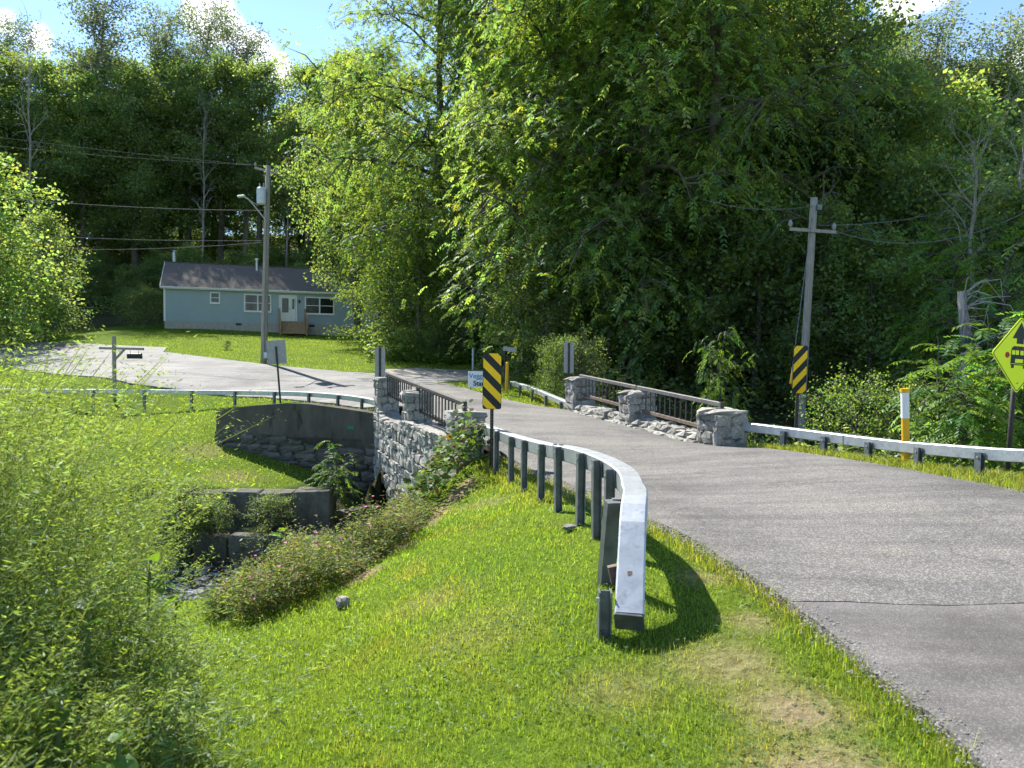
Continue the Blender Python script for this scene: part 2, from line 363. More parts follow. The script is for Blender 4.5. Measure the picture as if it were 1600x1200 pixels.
def ground_h(x, y):
    x = np.asarray(x, float); y = np.asarray(y, float)
    b = base_h(x, y)
    d, s, ax = creek_d(x, y)
    under = np.clip(1 - np.maximum(np.maximum(-3.3 - ax, ax - 2.9), 0) / 0.3, 0, 1)
    w = 1.25 * (1 - under) + 0.86 * under
    m_s = 0.38 + 0.50 * np.clip((x + 2) / 1.4, 0, 1)
    m_n = np.where(x < 0, 1.25, 0.6)
    m = np.where(s > 0, m_n, m_s); m = m * (1 - under) + 9 * under
    c = FLOOR + m * np.maximum(d - w, 0)
    yw = np.interp(x, [-9.6, -8.3, -4.2, -4.1, -3.0], [16.9, 17.25, 17.25, 17.7, 18.9])      # behind the built walls
    wl = np.clip(np.minimum((x + 10.2) / .6, (-2.9 - x) / .3), 0, 1) * (s > 0)
    c = c * (1 - wl) + (FLOOR + 8 * np.maximum(y - yw, 0)) * wl
    k = 0.25                                       # soft minimum
    h = np.clip(0.5 + 0.5 * (c - b) / k, 0, 1)
    z = c * (1 - h) + b * h - k * h * (1 - h)
    # mown slope in front of the wing wall
    tt = (x - WA.x) * WD.x + (y - WA.y) * WD.y; ff = (x - WA.x) * WN.x + (y - WA.y) * WN.y
    cap = np.interp(tt / WLEN, [0, .3, .6, .85, 1], [-1.12, -1.42, -1.76, -2.1, -2.5]) + 1.1 * np.maximum(-tt, 0) + 3 * np.maximum(tt - WLEN - .15, 0)
    z = np.where((ff > -.25) & (ff < 4), np.minimum(z, cap), z)
    return z
def gz(x, y): return float(ground_h(np.array([x]), np.array([y]))[0])
def bz(x, y): return float(base_h(np.array([x]), np.array([y]))[0])

# outlines on the plan --------------------------------------------------------
BRIDGE_L = (Vector((-.84, 13.3)), Vector((-3.43, 20.3)))       # line of the left parapet, near and far pier
BRIDGE_R = (Vector((3.86, 13.6)), Vector((1.86, 20.2)))
road_poly = [(1.75, 4.52), (1.52, 5.8), (1.28, 6.9), (.95, 8.6), (.55, 10.6), (.1, 12.2), (-.45, 13.4), (-3.05, 20.4), (-3.75, 21.7), (-4.6, 27), (-2.7, 29.0),
             (-1.7, 27.3), (-.8, 25.3), (.25, 23.0), (1.1, 21.4), (1.55, 20.2), (2.55, 17), (3.45, 14.0), (4.35, 12.6), (4.85, 11), (5.2, 9.4), (5.45, 7.8), (5.7, 6.2), (5.9, 4.75), (3.8, 4.66)]
near_poly = [(1.72, 4.66), (3.8, 4.80), (5.9, 4.9), (6.1, 2), (6.3, -6), (6.5, -25), (2.3, -25), (2.0, -6), (1.88, 1.0), (1.84, 2.85)]
def P2(px, py, y): v = W(px, py, y); return (v.x, v.y)
far_poly = [(-3.2, 21.1), (-4.4, 22.4), P2(520, 636, 24.6), P2(413, 620, 27.6), P2(300, 610, 29.2), P2(200, 600, 29.6), P2(100, 587, 33), P2(0, 572, 38), (-45, 46), (-70, 56),
            (-70, 66), (-44, 55), P2(0, 540, 50), P2(160, 545, 46), P2(262, 547.5, 44.5), P2(255, 550, 41.5), P2(413, 571, 36.2), P2(500, 578, 34.5), P2(590, 585, 33), P2(650, 590, 31.5), (-3.0, 29.6), (-2.3, 27.0)]
gravel_poly = [P2(585, 581, 35.5), P2(650, 581, 37.5), P2(760, 580, 38), P2(812, 583, 36), P2(800, 588, 34), P2(755, 592, 32), P2(690, 602, 29.5), (-2.5, 29.2), P2(640, 592, 31.0), P2(590, 587, 33)]
def in_poly(x, y, poly):
    ins = np.zeros(x.shape, bool); n = len(poly)
    for i in range(n):
        x1, y1 = poly[i]; x2, y2 = poly[(i + 1) % n]
        if y1 == y2: continue
        c = ((y1 > y) != (y2 > y)) & (x < (x2 - x1) * (y - y1) / (y2 - y1) + x1)
        ins ^= c
    return ins
def seg_d(x, y, poly, closed=True):
    best = np.full(np.shape(x), 1e9); n = len(poly)
    for i in range(n if closed else n - 1):
        a = np.array(poly[i]); b = np.array(poly[(i + 1) % n]); v = b - a
        t = np.clip(((x - a[0]) * v[0] + (y - a[1]) * v[1]) / (v @ v + 1e-12), 0, 1)
        best = np.minimum(best, np.hypot(x - a[0] - t * v[0], y - a[1] - t * v[1]))
    return best
ROADS = [road_poly, near_poly, far_poly, gravel_poly]

def axis(lo, hi, fine_lo, fine_hi, step, grow=1.12):
    a = list(np.arange(fine_lo, fine_hi + 1e-6, step))
    s = step; v = fine_hi
    while v < hi: s = min(s * grow, 25); v += s; a.append(v)
    s = step; v = fine_lo; pre = []
    while v > lo: s = min(s * grow, 25); v -= s; pre.append(v)
    return np.array(pre[::-1] + a)
gx = axis(-520, 520, -16, 9, 0.16, 1.05); gy = axis(-300, 620, 0.5, 30, 0.16, 1.05)
GX, GY = np.meshgrid(gx, gy)
GZ = ground_h(GX, GY)
fine = np.clip(1 - np.hypot(GX, GY - 12) / 60, 0, 1)
road_d = np.full(GX.shape, 1e9); on_road = np.zeros(GX.shape, bool)
for p in ROADS:
    i_ = in_poly(GX, GY, p); on_road |= i_
    road_d = np.minimum(road_d, np.where(i_, 0, seg_d(GX, GY, p)))
GZ = GZ - fbm(GX * 1.3, GY * 1.3, 3) * 0.035 * np.clip(road_d / 1.0, 0, 1)
GZ = np.where(road_d < 0.25, GZ - 0.02, GZ)
ny, nx = GX.shape
idx = np.arange(nx * ny).reshape(ny, nx)
gf = np.stack([idx[:-1, :-1], idx[:-1, 1:], idx[1:, 1:], idx[1:, :-1]], -1).reshape(-1, 4)
house_d = np.hypot(GX + 19, (GY - 60) * .9)
# how far each spot belongs to the mown lawn / woodland floor / dry or trodden earth
creek_dist, creek_side, _ = creek_d(GX, GY)
def forest_mask(x, y):
    edge = np.where(x < -3, 66 + 0.0 * x, np.interp(x, [-3, -1.5, 1.5, 2.2, 3.5, 6, 9, 60], [66, 39.5, 39, 27, 20.8, 15.5, 11.6, 8]))
    edge = np.where(x < -27, np.interp(x, [-80, -33, -27], [58, 58, 66]), edge)
    e = y - edge + (fbm(x * .5, y * .5, 9) - .5) * 2
    return np.clip(e / 1.2 + .5, 0, 1)
FM = forest_mask(GX, GY)
def dirt_mask(x, y):
    strip = np.clip(1.25 - seg_d(x, y, [(-.62, 11.6), (-.85, 10.2), (-1.25, 8.3), (-1.5, 7.3)], False) / .16, 0, 1) * (fbm(x * 1.5, y * 1.5, 90) > .42)
    patches = 0
    for (a, b, r, s) in [(1.2, 2.75, .34, .9), (1.28, 3.3, .30, .8), (1.1, 3.75, .32, .6), (1.42, 4.3, .18, .6), (1.35, 5.1, .2, .6), (.55, 3.55, .3, .35), (-.2, 4.6, .45, .25), (-.6, 5.6, .4, .3), (-.3, 9.5, .4, .3), (-8.6, 20.6, .9, .4), (-7, 18.6, .8, .35)]:
        patches = np.maximum(patches, s * np.clip(1.3 - np.hypot(x - a, y - b) / r, 0, 1))
    edge = np.clip(1 - seg_d(x, y, road_poly) / .16, 0, 1) * .75
    n = fbm(x * 4, y * 4, 21)
    return np.clip(np.maximum(np.maximum(strip, patches), edge) * (.45 + 1.1 * n), 0, 1)
DM = dirt_mask(GX, GY)
bank = np.clip(1 - (creek_dist - 1.6) / 2.4, 0, 1) * ((creek_side < 0) | (creek_dist < 2.2))
cols = np.zeros((ny, nx, 3)); cols[..., 0] = np.maximum(FM, bank); cols[..., 1] = DM; cols[..., 2] = fbm(GX * .6, GY * .6, 40)

m, nt, o = mat_new('ground_cover')
at = N(nt, 'ShaderNodeAttribute'); at.attribute_name = 'col'
sep = N(nt, 'ShaderNodeSeparateColor'); nt.links.new(at.outputs['Color'], sep.inputs[0])
tc = N(nt, 'ShaderNodeTexCoord'); vec = tc.outputs['Object']
n1 = noise(nt, vec, 14, 6, .7); n2 = noise(nt, vec, 0.9, 4); n3 = noise(nt, vec, 60, 3)
lawn = ramp(nt, n1, [(.25, (.045, .080, .012)), (.55, (.095, .150, .018)), (.8, (.15, .205, .028))])
lawn2 = ramp(nt, n2, [(.35, (.85, .95, .8)), (.65, (1.25, 1.12, .95))])
mm = N(nt, 'ShaderNodeMixRGB', blend_type='MULTIPLY'); mm.inputs[0].default_value = 1; nt.links.new(lawn, mm.inputs[1]); nt.links.new(lawn2, mm.inputs[2])
litter = ramp(nt, n1, [(.3, (.030, .026, .016)), (.6, (.055, .058, .024)), (.8, (.085, .07, .04))])
dirt = ramp(nt, n1, [(.3, (.16, .115, .065)), (.7, (.34, .27, .17))])
x1 = N(nt, 'ShaderNodeMixRGB'); nt.links.new(sep.outputs[0], x1.inputs[0]); nt.links.new(mm.outputs[0], x1.inputs[1]); nt.links.new(litter, x1.inputs[2])
x2 = N(nt, 'ShaderNodeMixRGB'); nt.links.new(sep.outputs[1], x2.inputs[0]); nt.links.new(x1.outputs[0], x2.inputs[1]); nt.links.new(dirt, x2.inputs[2])
p = N(nt, 'ShaderNodeBsdfPrincipled'); setin(p, Roughness=1.0); p.inputs['Specular IOR Level'].default_value = 0.05
nt.links.new(x2.outputs[0], p.inputs['Base Color'])
bp = N(nt, 'ShaderNodeBump'); setin(bp, Strength=.9, Distance=.05); nt.links.new(n1, bp.inputs['Height']); nt.links.new(bp.outputs[0], p.inputs['Normal'])
nt.links.new(p.outputs[0], o.inputs['Surface'])
M_ground = m
me = mesh_np('ground', np.stack([GX, GY, GZ], -1).reshape(-1, 3), gf, M_ground, cols.reshape(-1, 3), smooth=True)
tag(link('ground', me), kind='structure')

# ---- roads draped over the ground
def asphalt(name, dark, light, chip, scale=1.0, crack=0.0):
    m, nt, o = mat_new(name)
    tc = N(nt, 'ShaderNodeTexCoord'); vec = tc.outputs['Object']
    g = noise(nt, vec, 120 * scale, 4, .75); big = noise(nt, vec, .42, 6, .68)
    vo = N(nt, 'ShaderNodeTexVoronoi'); setin(vo, Scale=95 * scale); nt.links.new(vec, vo.inputs['Vector'])
    c = ramp(nt, g, [(.3, dark), (.62, light)])
    vr = ramp(nt, vo.outputs['Color'], [(.55, (0, 0, 0)), (.8, (1, 1, 1))])
    mx = N(nt, 'ShaderNodeMixRGB'); mx.inputs[2].default_value = (*chip, 1); nt.links.new(vr, mx.inputs[0]); nt.links.new(c, mx.inputs[1])
    bigc = ramp(nt, big, [(.36, (.66, .65, .64)), (.5, (1, 1, 1)), (.64, (1.25, 1.22, 1.16))])
    mb = N(nt, 'ShaderNodeMixRGB', blend_type='MULTIPLY'); mb.inputs[0].default_value = 1; nt.links.new(mx.outputs[0], mb.inputs[1]); nt.links.new(bigc, mb.inputs[2])
    mp = N(nt, 'ShaderNodeMapping'); mp.inputs['Rotation'].default_value = (0, 0, rad(-38)); mp.inputs['Scale'].default_value = (.16, 2.4, 1); nt.links.new(vec, mp.inputs['Vector'])
    trk = ramp(nt, noise(nt, mp.outputs['Vector'], 1.6, 5, .6), [(.36, (.80, .80, .80)), (.52, (1, 1, 1)), (.68, (1.10, 1.09, 1.07))])
    mt = N(nt, 'ShaderNodeMixRGB', blend_type='MULTIPLY'); mt.inputs[0].default_value = 1; nt.links.new(mb.outputs[0], mt.inputs[1]); nt.links.new(trk, mt.inputs[2])
    col = mt.outputs[0]
    if crack:
        v2 = N(nt, 'ShaderNodeTexVoronoi', feature='DISTANCE_TO_EDGE'); setin(v2, Scale=.42, Randomness=1.0)
        nn = N(nt, 'ShaderNodeTexNoise'); setin(nn, Scale=2.2, Detail=6.0); nt.links.new(vec, nn.inputs['Vector'])
        va = N(nt, 'ShaderNodeVectorMath', operation='MULTIPLY_ADD'); va.inputs[1].default_value = (.9, .9, .9)
        nt.links.new(nn.outputs['Color'], va.inputs[0]); nt.links.new(vec, va.inputs[2]); nt.links.new(va.outputs[0], v2.inputs['Vector'])
        cr = N(nt, 'ShaderNodeMapRange'); setin(cr, From_Min=0.004, From_Max=0.011, To_Min=1 - crack, To_Max=1.0); nt.links.new(v2.outputs['Distance'], cr.inputs['Value'])
        mc = N(nt, 'ShaderNodeMixRGB', blend_type='MULTIPLY'); mc.inputs[0].default_value = 1; nt.links.new(col, mc.inputs[1]); nt.links.new(cr.outputs[0], mc.inputs[2]); col = mc.outputs[0]
    p = N(nt, 'ShaderNodeBsdfPrincipled'); setin(p, Roughness=.86); p.inputs['Specular IOR Level'].default_value = .35
    nt.links.new(col, p.inputs['Base Color'])
    b = N(nt, 'ShaderNodeBump'); setin(b, Strength=.55, Distance=.008); nt.links.new(g, b.inputs['Height']); nt.links.new(b.outputs[0], p.inputs['Normal'])
    nt.links.new(p.outputs[0], o.inputs['Surface'])
    return m
M_asph = asphalt('coarse_asphalt', (.052, .050, .047), (.132, .126, .118), (.235, .224, .208), 1.0, .22)
M_asph2 = asphalt('fine_asphalt', (.082, .076, .072), (.150, .140, .132), (.215, .203, .19), 1.5)
M_asph3 = asphalt('worn_asphalt', (.115, .113, .111), (.172, .169, .165), (.235, .228, .22), .7, .15)
M_gravel = surf('gravel', (.16, .145, .13), (.40, .375, .345), 40, .95, bump=1.0, bscale=50, c3=(.12, .11, .09), s3=3)
def drape(name, poly, step, off, mat, ragged=0.0):
    bm = bmesh.new()
    pts = []
    n = len(poly)
    for i in range(n):
        a = Vector(poly[i]); b = Vector(poly[(i + 1) % n]); k = max(1, int((b - a).length / (step * .6)))
        for j in range(k):
            q = a + (b - a) * (j / k)
            if ragged:
                nr = Vector((-(b - a).y, (b - a).x)).normalized()
                q = q + nr * (float(fbm(q.x * 3.1, q.y * 3.1, 77)) - .5) * ragged
            pts.append(q)
    vs = [bm.verts.new((p.x, p.y, 0)) for p in pts]
    f = bm.faces.new(vs)
    xs = [p.x for p in pts]; ys = [p.y for p in pts]
    for (lo, hi, co, no) in ((min(xs), max(xs), lambda t: (t, 0, 0), (1, 0, 0)), (min(ys), max(ys), lambda t: (0, t, 0), (0, 1, 0))):
        t = lo + step
        while t < hi:
            bmesh.ops.bisect_plane(bm, geom=bm.verts[:] + bm.edges[:] + bm.faces[:], plane_co=co(t), plane_no=no)
            t += step
    bmesh.ops.triangulate(bm, faces=bm.faces[:])
    co = np.array([v.co[:] for v in bm.verts]); z = base_h(co[:, 0], co[:, 1]) + off
    for v, zz in zip(bm.verts, z): v.co.z = zz
    bmesh.ops.recalc_face_normals(bm, faces=bm.faces)
    if sum(f.normal.z for f in bm.faces) < 0: bmesh.ops.reverse_faces(bm, faces=bm.faces)
    # a thin skirt so that the edge of the paving has thickness
    be = [e for e in bm.edges if e.is_boundary]
    r = bmesh.ops.extrude_edge_only(bm, edges=be)
    for v in [g for g in r['geom'] if isinstance(g, bmesh.types.BMVert)]: v.co.z -= .12
    me = bpy.data.meshes.new(name); bm.to_mesh(me); bm.free(); me.materials.append(mat)
    me.polygons.foreach_set('use_smooth', [False] * len(me.polygons))
    return tag(link(name, me), kind='structure')
drape('bridge_road', road_poly, .5, .044, M_asph, .14)
drape('near_road', near_poly, .5, .040, M_asph2, .12)
drape('far_road', far_poly, .7, .040, M_asph3, .10)
drape('gravel_drive', gravel_poly, .7, .030, M_gravel, .2)

# ---- creek water
m, nt, o = mat_new('creek_water')
tc = N(nt, 'ShaderNodeTexCoord'); vec = tc.outputs['Object']
f = noise(nt, vec, 5.0, 8, .7); f2 = noise(nt, vec, .8, 3)
p = N(nt, 'ShaderNodeBsdfPrincipled'); setin(p, Roughness=.07); p.inputs['Specular IOR Level'].default_value = .5
p.inputs['Base Color'].default_value = (.018, .02, .016, 1)
foam_r = N(nt, 'ShaderNodeMapRange'); setin(foam_r, From_Min=.50, From_Max=.60); nt.links.new(f, foam_r.inputs['Value'])
cc = N(nt, 'ShaderNodeMixRGB'); cc.inputs[1].default_value = (.018, .02, .016, 1); cc.inputs[2].default_value = (.62, .64, .66, 1); nt.links.new(foam_r.outputs[0], cc.inputs[0])
nt.links.new(cc.outputs[0], p.inputs['Base Color'])
b = N(nt, 'ShaderNodeBump'); setin(b, Strength=1.0, Distance=.22); nt.links.new(f, b.inputs['Height']); nt.links.new(b.outputs[0], p.inputs['Normal'])
nt.links.new(p.outputs[0], o.inputs['Surface']); M_water = m
wx = np.linspace(-1, 1, 9); path = []
for a, b_ in zip(CREEK, CREEK[1:]):
    k = max(2, int(np.hypot(*(b_ - a)) / .5))
    for j in range(k): path.append(a + (b_ - a) * j / k)
path = np.array(path); tg = np.gradient(path, axis=0); tg /= np.linalg.norm(tg, axis=1)[:, None]; nr = np.c_[-tg[:, 1], tg[:, 0]]
wv = path[:, None, :] + nr[:, None, :] * (wx[None, :, None] * 2.4)
wz = WATER_Z + (fbm(wv[..., 0] * 2.2, wv[..., 1] * 2.2, 5) - .5) * .16
wv = np.concatenate([wv, wz[..., None]], -1); a_, b_ = wv.shape[:2]; idx = np.arange(a_ * b_).reshape(a_, b_)
wf = np.stack([idx[:-1, :-1], idx[1:, :-1], idx[1:, 1:], idx[:-1, 1:]], -1).reshape(-1, 4)
tag(link('creek_water', mesh_np('creek_water', wv.reshape(-1, 3), wf, M_water, smooth=True)), kind='structure')

# ------------------------------------------------------------------ built things
class Thing:
    """an Empty at the base of a thing; its parts are given in world coordinates"""
    def __init__(s, name, loc, label, cat, group=None):
        s.loc = Vector(loc); s.root = empty(name, s.loc, 0, label, cat, group)
    def add(s, mb, name, mat, parent=None, smooth=False, label=None):
        me = mb.mesh(name, mat, smooth); me.transform(Matrix.Translation(-s.loc))
        o = link(name, me, parent or s.root)
        if label: o['label'] = label
        return o
    def put(s, name, me, M, parent=None):
        """shared mesh placed by a world matrix"""
        o = link(name, me, parent or s.root); o.matrix_basis = Matrix.Translation(-s.loc) @ M
        return o

# ---- rough stones: a few shapes, shared by every course
def stone_mesh(seed, mat):
    bm = bmesh.new(); bmesh.ops.create_cube(bm, size=1.0); bmesh.ops.subdivide_edges(bm, edges=bm.edges[:], cuts=1, use_grid_fill=True)
    r = random.Random(seed)
    for v in bm.verts:
        c = v.co.copy(); k = sum(1 for a in c if abs(a) > .4)
        v.co = c * {1: 1.10, 2: 0.97, 3: 0.83}.get(k, 1) + Vector((r.uniform(-.11, .11), r.uniform(-.16, .16), r.uniform(-.12, .12)))
    me = bpy.data.meshes.new('stone'); bm.to_mesh(me); bm.free(); me.materials.append(mat); return me
STONES = [stone_mesh(i, M_stone) for i in range(7)]
DKSTONES = [stone_mesh(20 + i, M_dkstone) for i in range(5)]
BLOCKS = []
for i in range(4):
    bm = bmesh.new(); bmesh.ops.create_cube(bm, size=1.0)
    bmesh.ops.bevel(bm, geom=bm.edges[:], offset=.035, segments=1, affect='EDGES')
    r = random.Random(50 + i)
    for v in bm.verts: v.co += Vector((r.uniform(-.012, .012), r.uniform(-.02, .02), r.uniform(-.015, .015)))
    me = bpy.data.meshes.new('block'); bm.to_mesh(me); bm.free(); me.materials.append(M_dkstone); BLOCKS.append(me)
def frame(o, ax, nrm, up=(0, 0, 1)):
    ax, nrm, up = Vector(ax), Vector(nrm), Vector(up)
    return Matrix(((ax.x, nrm.x, up.x, o.x), (ax.y, nrm.y, up.y, o.y), (ax.z, nrm.z, up.z, o.z), (0, 0, 0, 1)))
BULK = []
def lay_stones(th, parent, o, ax, nrm, length, z0f, z1f, rnd, ch=(.15, .25), cl=(.20, .46), depth=.2, proud=.05, skip=None, meshes=STONES, name='stone', bulk=False):
    """courses of uneven stones on a face: o at (s=0, z=0) on the face, z0f/z1f give foot and head at s"""
    zmin = min(z0f(0), z0f(length)); zmax = max(z1f(0), z1f(length)); z = zmin; n = 0
    while z < zmax - .05:
        h = rnd.uniform(*ch); s = rnd.uniform(-.15, 0)
        while s < length - .04:
            l = rnd.uniform(*cl)
            a, b = max(s, 0), min(s + l, length)
            mid = (a + b) / 2
            lo, hi = max(z, z0f(mid)), min(z + h, z1f(mid))
            if b - a > .07 and hi - lo > .06 and not (skip and skip(mid, (lo + hi) / 2)):
                c = Vector(o) + Vector(ax) * mid + Vector(nrm) * (proud - depth / 2 + rnd.uniform(-.02, .025)) + Vector((0, 0, (lo + hi) / 2))
                M = frame(c, ax, nrm) @ Matrix.Rotation(rnd.uniform(-.16, .16), 4, 'Y') @ Matrix.Rotation(rnd.uniform(-.15, .15), 4, 'Z') @ Matrix.Diagonal(((b - a) * .98, depth, (hi - lo) * .98, 1))
                if bulk: BULK.append((rnd.choice(meshes), M))
                else: th.put(name, rnd.choice(meshes), M, parent); n += 1
            s += l
        z += h
    return n

# ================================================================= stone bridge
rb = random.Random(3)
bridge = Thing('stone_bridge', ((BRIDGE_L[0].x + BRIDGE_R[1].x) / 2, 17, -3.3), 'narrow fieldstone arch bridge with stone piers and iron railings carrying the road', 'bridge')
def side(line): a, b = line; d = (b - a); L = d.length; d = d / L; return Vector((a.x, a.y, 0)), Vector((d.x, d.y, 0)), L
aL, dL, LL = side(BRIDGE_L); aR, dR, LR = side(BRIDGE_R)
nL = Vector((-dL.y, dL.x, 0)); nR = Vector((dR.y, -dR.x, 0))            # outward, away from the road
ARCH_S, ARCH_R, ARCH_SP = 6.35, .80, -2.56
def arch_wall(a, d, nrm, L, sc, ext0, ext1, top_off, bot):
    pts = []
    s0, s1 = -ext0, L + ext1
    def p(s, z): q = a + d * s + nrm * .27; return Vector((q.x, q.y, z))
    top = [(s, bz((a + d * s).x, (a + d * s).y) + top_off) for s in np.linspace(s1, s0, 9)]
    prof = [(s0, bot), (sc - ARCH_R, bot), (sc - ARCH_R, ARCH_SP)] + [(sc - ARCH_R * math.cos(t), ARCH_SP + ARCH_R * math.sin(t)) for t in np.linspace(0, math.pi, 13)[1:-1]] + [(sc + ARCH_R, ARCH_SP), (sc + ARCH_R, bot), (s1, bot)] + top
    return MB().poly([p(s, z) for s, z in prof], -nrm, .5)
wallL = bridge.add(arch_wall(aL, dL, nL, LL, ARCH_S, .4, .3, .17, -3.5), 'side_wall', M_mortar)
wallR = bridge.add(arch_wall(aR, dR, nR, LR, 4.6, .4, .3, .10, -3.5), 'side_wall', M_mortar)
# barrel of the arch between both walls
qa = aL + dL * ARCH_S; qb = aR + dR * 4.6
mb = MB(); prev = None
prof = [(-ARCH_R, -3.5)] + [(-ARCH_R * math.cos(t), ARCH_SP + ARCH_R * math.sin(t)) for t in np.linspace(0, math.pi, 11)] + [(ARCH_R, -3.5)]
ra = [mb.bm.verts.new((qa + dL * s + Vector((0, 0, z)))) for s, z in prof]; rb_ = [mb.bm.verts.new((qb + dR * s + Vector((0, 0, z)))) for s, z in prof]
for k in range(len(prof) - 1): mb.bm.faces.new((ra[k], ra[k + 1], rb_[k + 1], rb_[k]))
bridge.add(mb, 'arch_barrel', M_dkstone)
def skip_arch(s, z): return abs(s - ARCH_S) < ARCH_R + .16 and z < ARCH_SP + .05 or math.hypot(s - ARCH_S, z - ARCH_SP) < ARCH_R + .17
oL = aL + nL * .27
topL = lambda s: bz((aL + dL * s).x, (aL + dL * s).y) + .20
n_st = lay_stones(bridge, wallL, oL + dL * .4, dL, nL, LL + .25 - .4, lambda s: max(-3.2, -0.4 - (s) * .6), lambda s: topL(s + .4), rb, ch=(.17, .30), cl=(.22, .5), skip=lambda s, z: skip_arch(s + .4, z))
for t in np.linspace(0.12, math.pi - .12, 11):                                # ring of arch stones
    s, z = ARCH_S - (ARCH_R + .10) * math.cos(t), ARCH_SP + (ARCH_R + .10) * math.sin(t)
    c = oL + dL * s + Vector((0, 0, z)) + nL * (-.06)
    bridge.put('arch_stone', rb.choice(STONES), frame(c, dL, nL) @ Matrix.Rotation(t - math.pi / 2, 4, 'Y') @ Matrix.Diagonal((.22, .24, .25, 1)), wallL)
def pier(px, py, y, P, d, nrm, along, across, zlow):
    ztop = W(px, py, y).z
    m = MB(); c = Vector((P.x, P.y, (ztop - .06 + zlow) / 2)); R = Matrix((d, nrm, Vector((0, 0, 1)))).transposed()
    m.box(c, (along - .09, across - .09, ztop - .06 - zlow), R, .03)
    core = bridge.add(m, 'pier', M_mortar)
    r = rb
    base = Vector((P.x, P.y, 0))
    left = d is dL
    for ax, n, ln, dp, hid in ((d, nrm, along, across, not left), (d, -nrm, along, across, left), (nrm, d, across, along, True), (nrm, -d, across, along, False)):
        o = base - ax * (ln / 2) + n * (dp / 2 - .045)
        lay_stones(bridge, core, o, ax, n, ln, lambda s: zlow, lambda s: ztop - .05, r, ch=(.15, .24), cl=(.18, .36), depth=.13, proud=.05, bulk=hid)
    for k in (-1, 1):                                                          # two cap stones
        c = base + d * (k * along * .25) + Vector((0, 0, ztop - .03 + r.uniform(-.012, .012)))
        bridge.put('cap_stone', r.choice(STONES), frame(c, d, nrm) @ Matrix.Rotation(r.uniform(-.04, .04), 4, 'Z') @ Matrix.Diagonal((along * .52, across * 1.02, .13, 1)), core)
    return ztop
for k, (px, py, y, al) in enumerate([(727, 645, 13.3, .5), (661, 613, 16.8, .56), (604, 591, 20.3, .56)]):
    P = aL + dL * (LL * k / 2); pier(px, py, y, P, dL, nL, al, .56, bz(P.x, P.y) - .15)
for k, (px, py, y, al) in enumerate([(1129, 642, 13.6, .70), (998, 613, 16.9, .62), (907, 592, 20.2, .62)]):
    P = aR + dR * (LR * k / 2); pier(px, py, y, P, dR, nR, al, .62, bz(P.x, P.y) - .25)
bm = bmesh.new()
for me_, M_ in BULK:
    k = len(bm.verts); bm.from_mesh(me_); bm.verts.ensure_lookup_table(); bmesh.ops.transform(bm, matrix=Matrix.Translation(-bridge.loc) @ M_, verts=bm.verts[k:])
me_ = bpy.data.meshes.new('stone_facing'); bm.to_mesh(me_); bm.free(); me_.materials.append(M_stone)
link('stone_facing', me_, bridge.root)['kind'] = 'stuff'
# low stone kerb under the right-hand railing
m = MB()
q0, q1 = aR + dR * .2, aR + dR * (LR - .2)
z0, z1 = bz(q0.x, q0.y) + .10, bz(q1.x, q1.y) + .14
m.bar(q0 + Vector((0, 0, z0 - .16)), q1 + Vector((0, 0, z1 - .16)), .58, .34)
kerbR = bridge.add(m, 'kerb_wall', M_mortar)
for row, (off, dz) in enumerate([(-.30, -.08), (-.18, .07), (.05, .075)]):
    s = .35
    while s < LR - .35:
        l = rb.uniform(.24, .5); c = aR + dR * (s + l / 2) + nR * (off + rb.uniform(-.025, .025)); zz = z0 + (z1 - z0) * (s / LR)
        if abs(s + l / 2 - LR / 2) > .32 or row == 0:
            bridge.put('stone', rb.choice(STONES), frame(Vector((c.x, c.y, zz - .02 + dz + rb.uniform(-.02, .02))), dR, nR) @ Matrix.Diagonal((l, .24, .17, 1)), kerbR)
        s += l
# iron railings
def railing(a, d, nrm, L, p_near, p_far, nb, drop, bars_out, mat_top, mat_bar, mat_low, barw):
    zA, zB = p_near, p_far
    def zt(s): return zA + (zB - zA) * s / L
    for half in (0, 1):
        s0, s1 = (0.0, L / 2 - .02) if half == 0 else (L / 2 + .02, L)
        g = bridge.add(MB().bar(a + d * s0 + Vector((0, 0, zt(s0) - .04)), a + d * s1 + Vector((0, 0, zt(s1) - .04)), .075, .085, .008), 'railing', mat_top)
        b0, b1 = s0 + .3, s1 - .3
        bridge.add(MB().bar(a + d * b0 + Vector((0, 0, zt(b0) - drop)), a + d * b1 + Vector((0, 0, zt(b1) - drop)), .06, .075, .006), 'bottom_rail', mat_low, g)
        for k in range(nb):
            s = b0 + (b1 - b0) * (k + .5) / nb; q = a + d * s + nrm * bars_out
            mbb = MB().bar(q + Vector((0, 0, zt(s) - drop - (.04 if bars_out > .01 else 0))), q + Vector((0, 0, zt(s) - (.055 if bars_out > .01 else .08))), barw, barw * .8)
            if bars_out > .01: mbb.bar(q + Vector((0, 0, zt(s) - .062)), a + d * s + Vector((0, 0, zt(s) - .062)), barw * .8, barw * .7)
            bridge.add(mbb, 'baluster', mat_bar, g)
    for s in (0.02, L / 2, L - .02):
        q = a + d * s
        bridge.add(MB().box(q + Vector((0, 0, zt(s) - .12)), (.07, .07, .26), Matrix.Rotation(math.atan2(d.y, d.x), 3, 'Z')), 'railing_post', M_rail)
railing(aL, dL, nL, LL, W(748, 629, 13.2).z, W(612, 582, 20.2).z, 13, .56, .055, M_rail, M_rail, M_rail, .034)
railing(aR, dR, nR, LR, W(1128, 629, 13.6).z, W(911, 585, 20.2).z, 13, .54, 0.0, M_railgrey, M_rail, M_rust, .028)

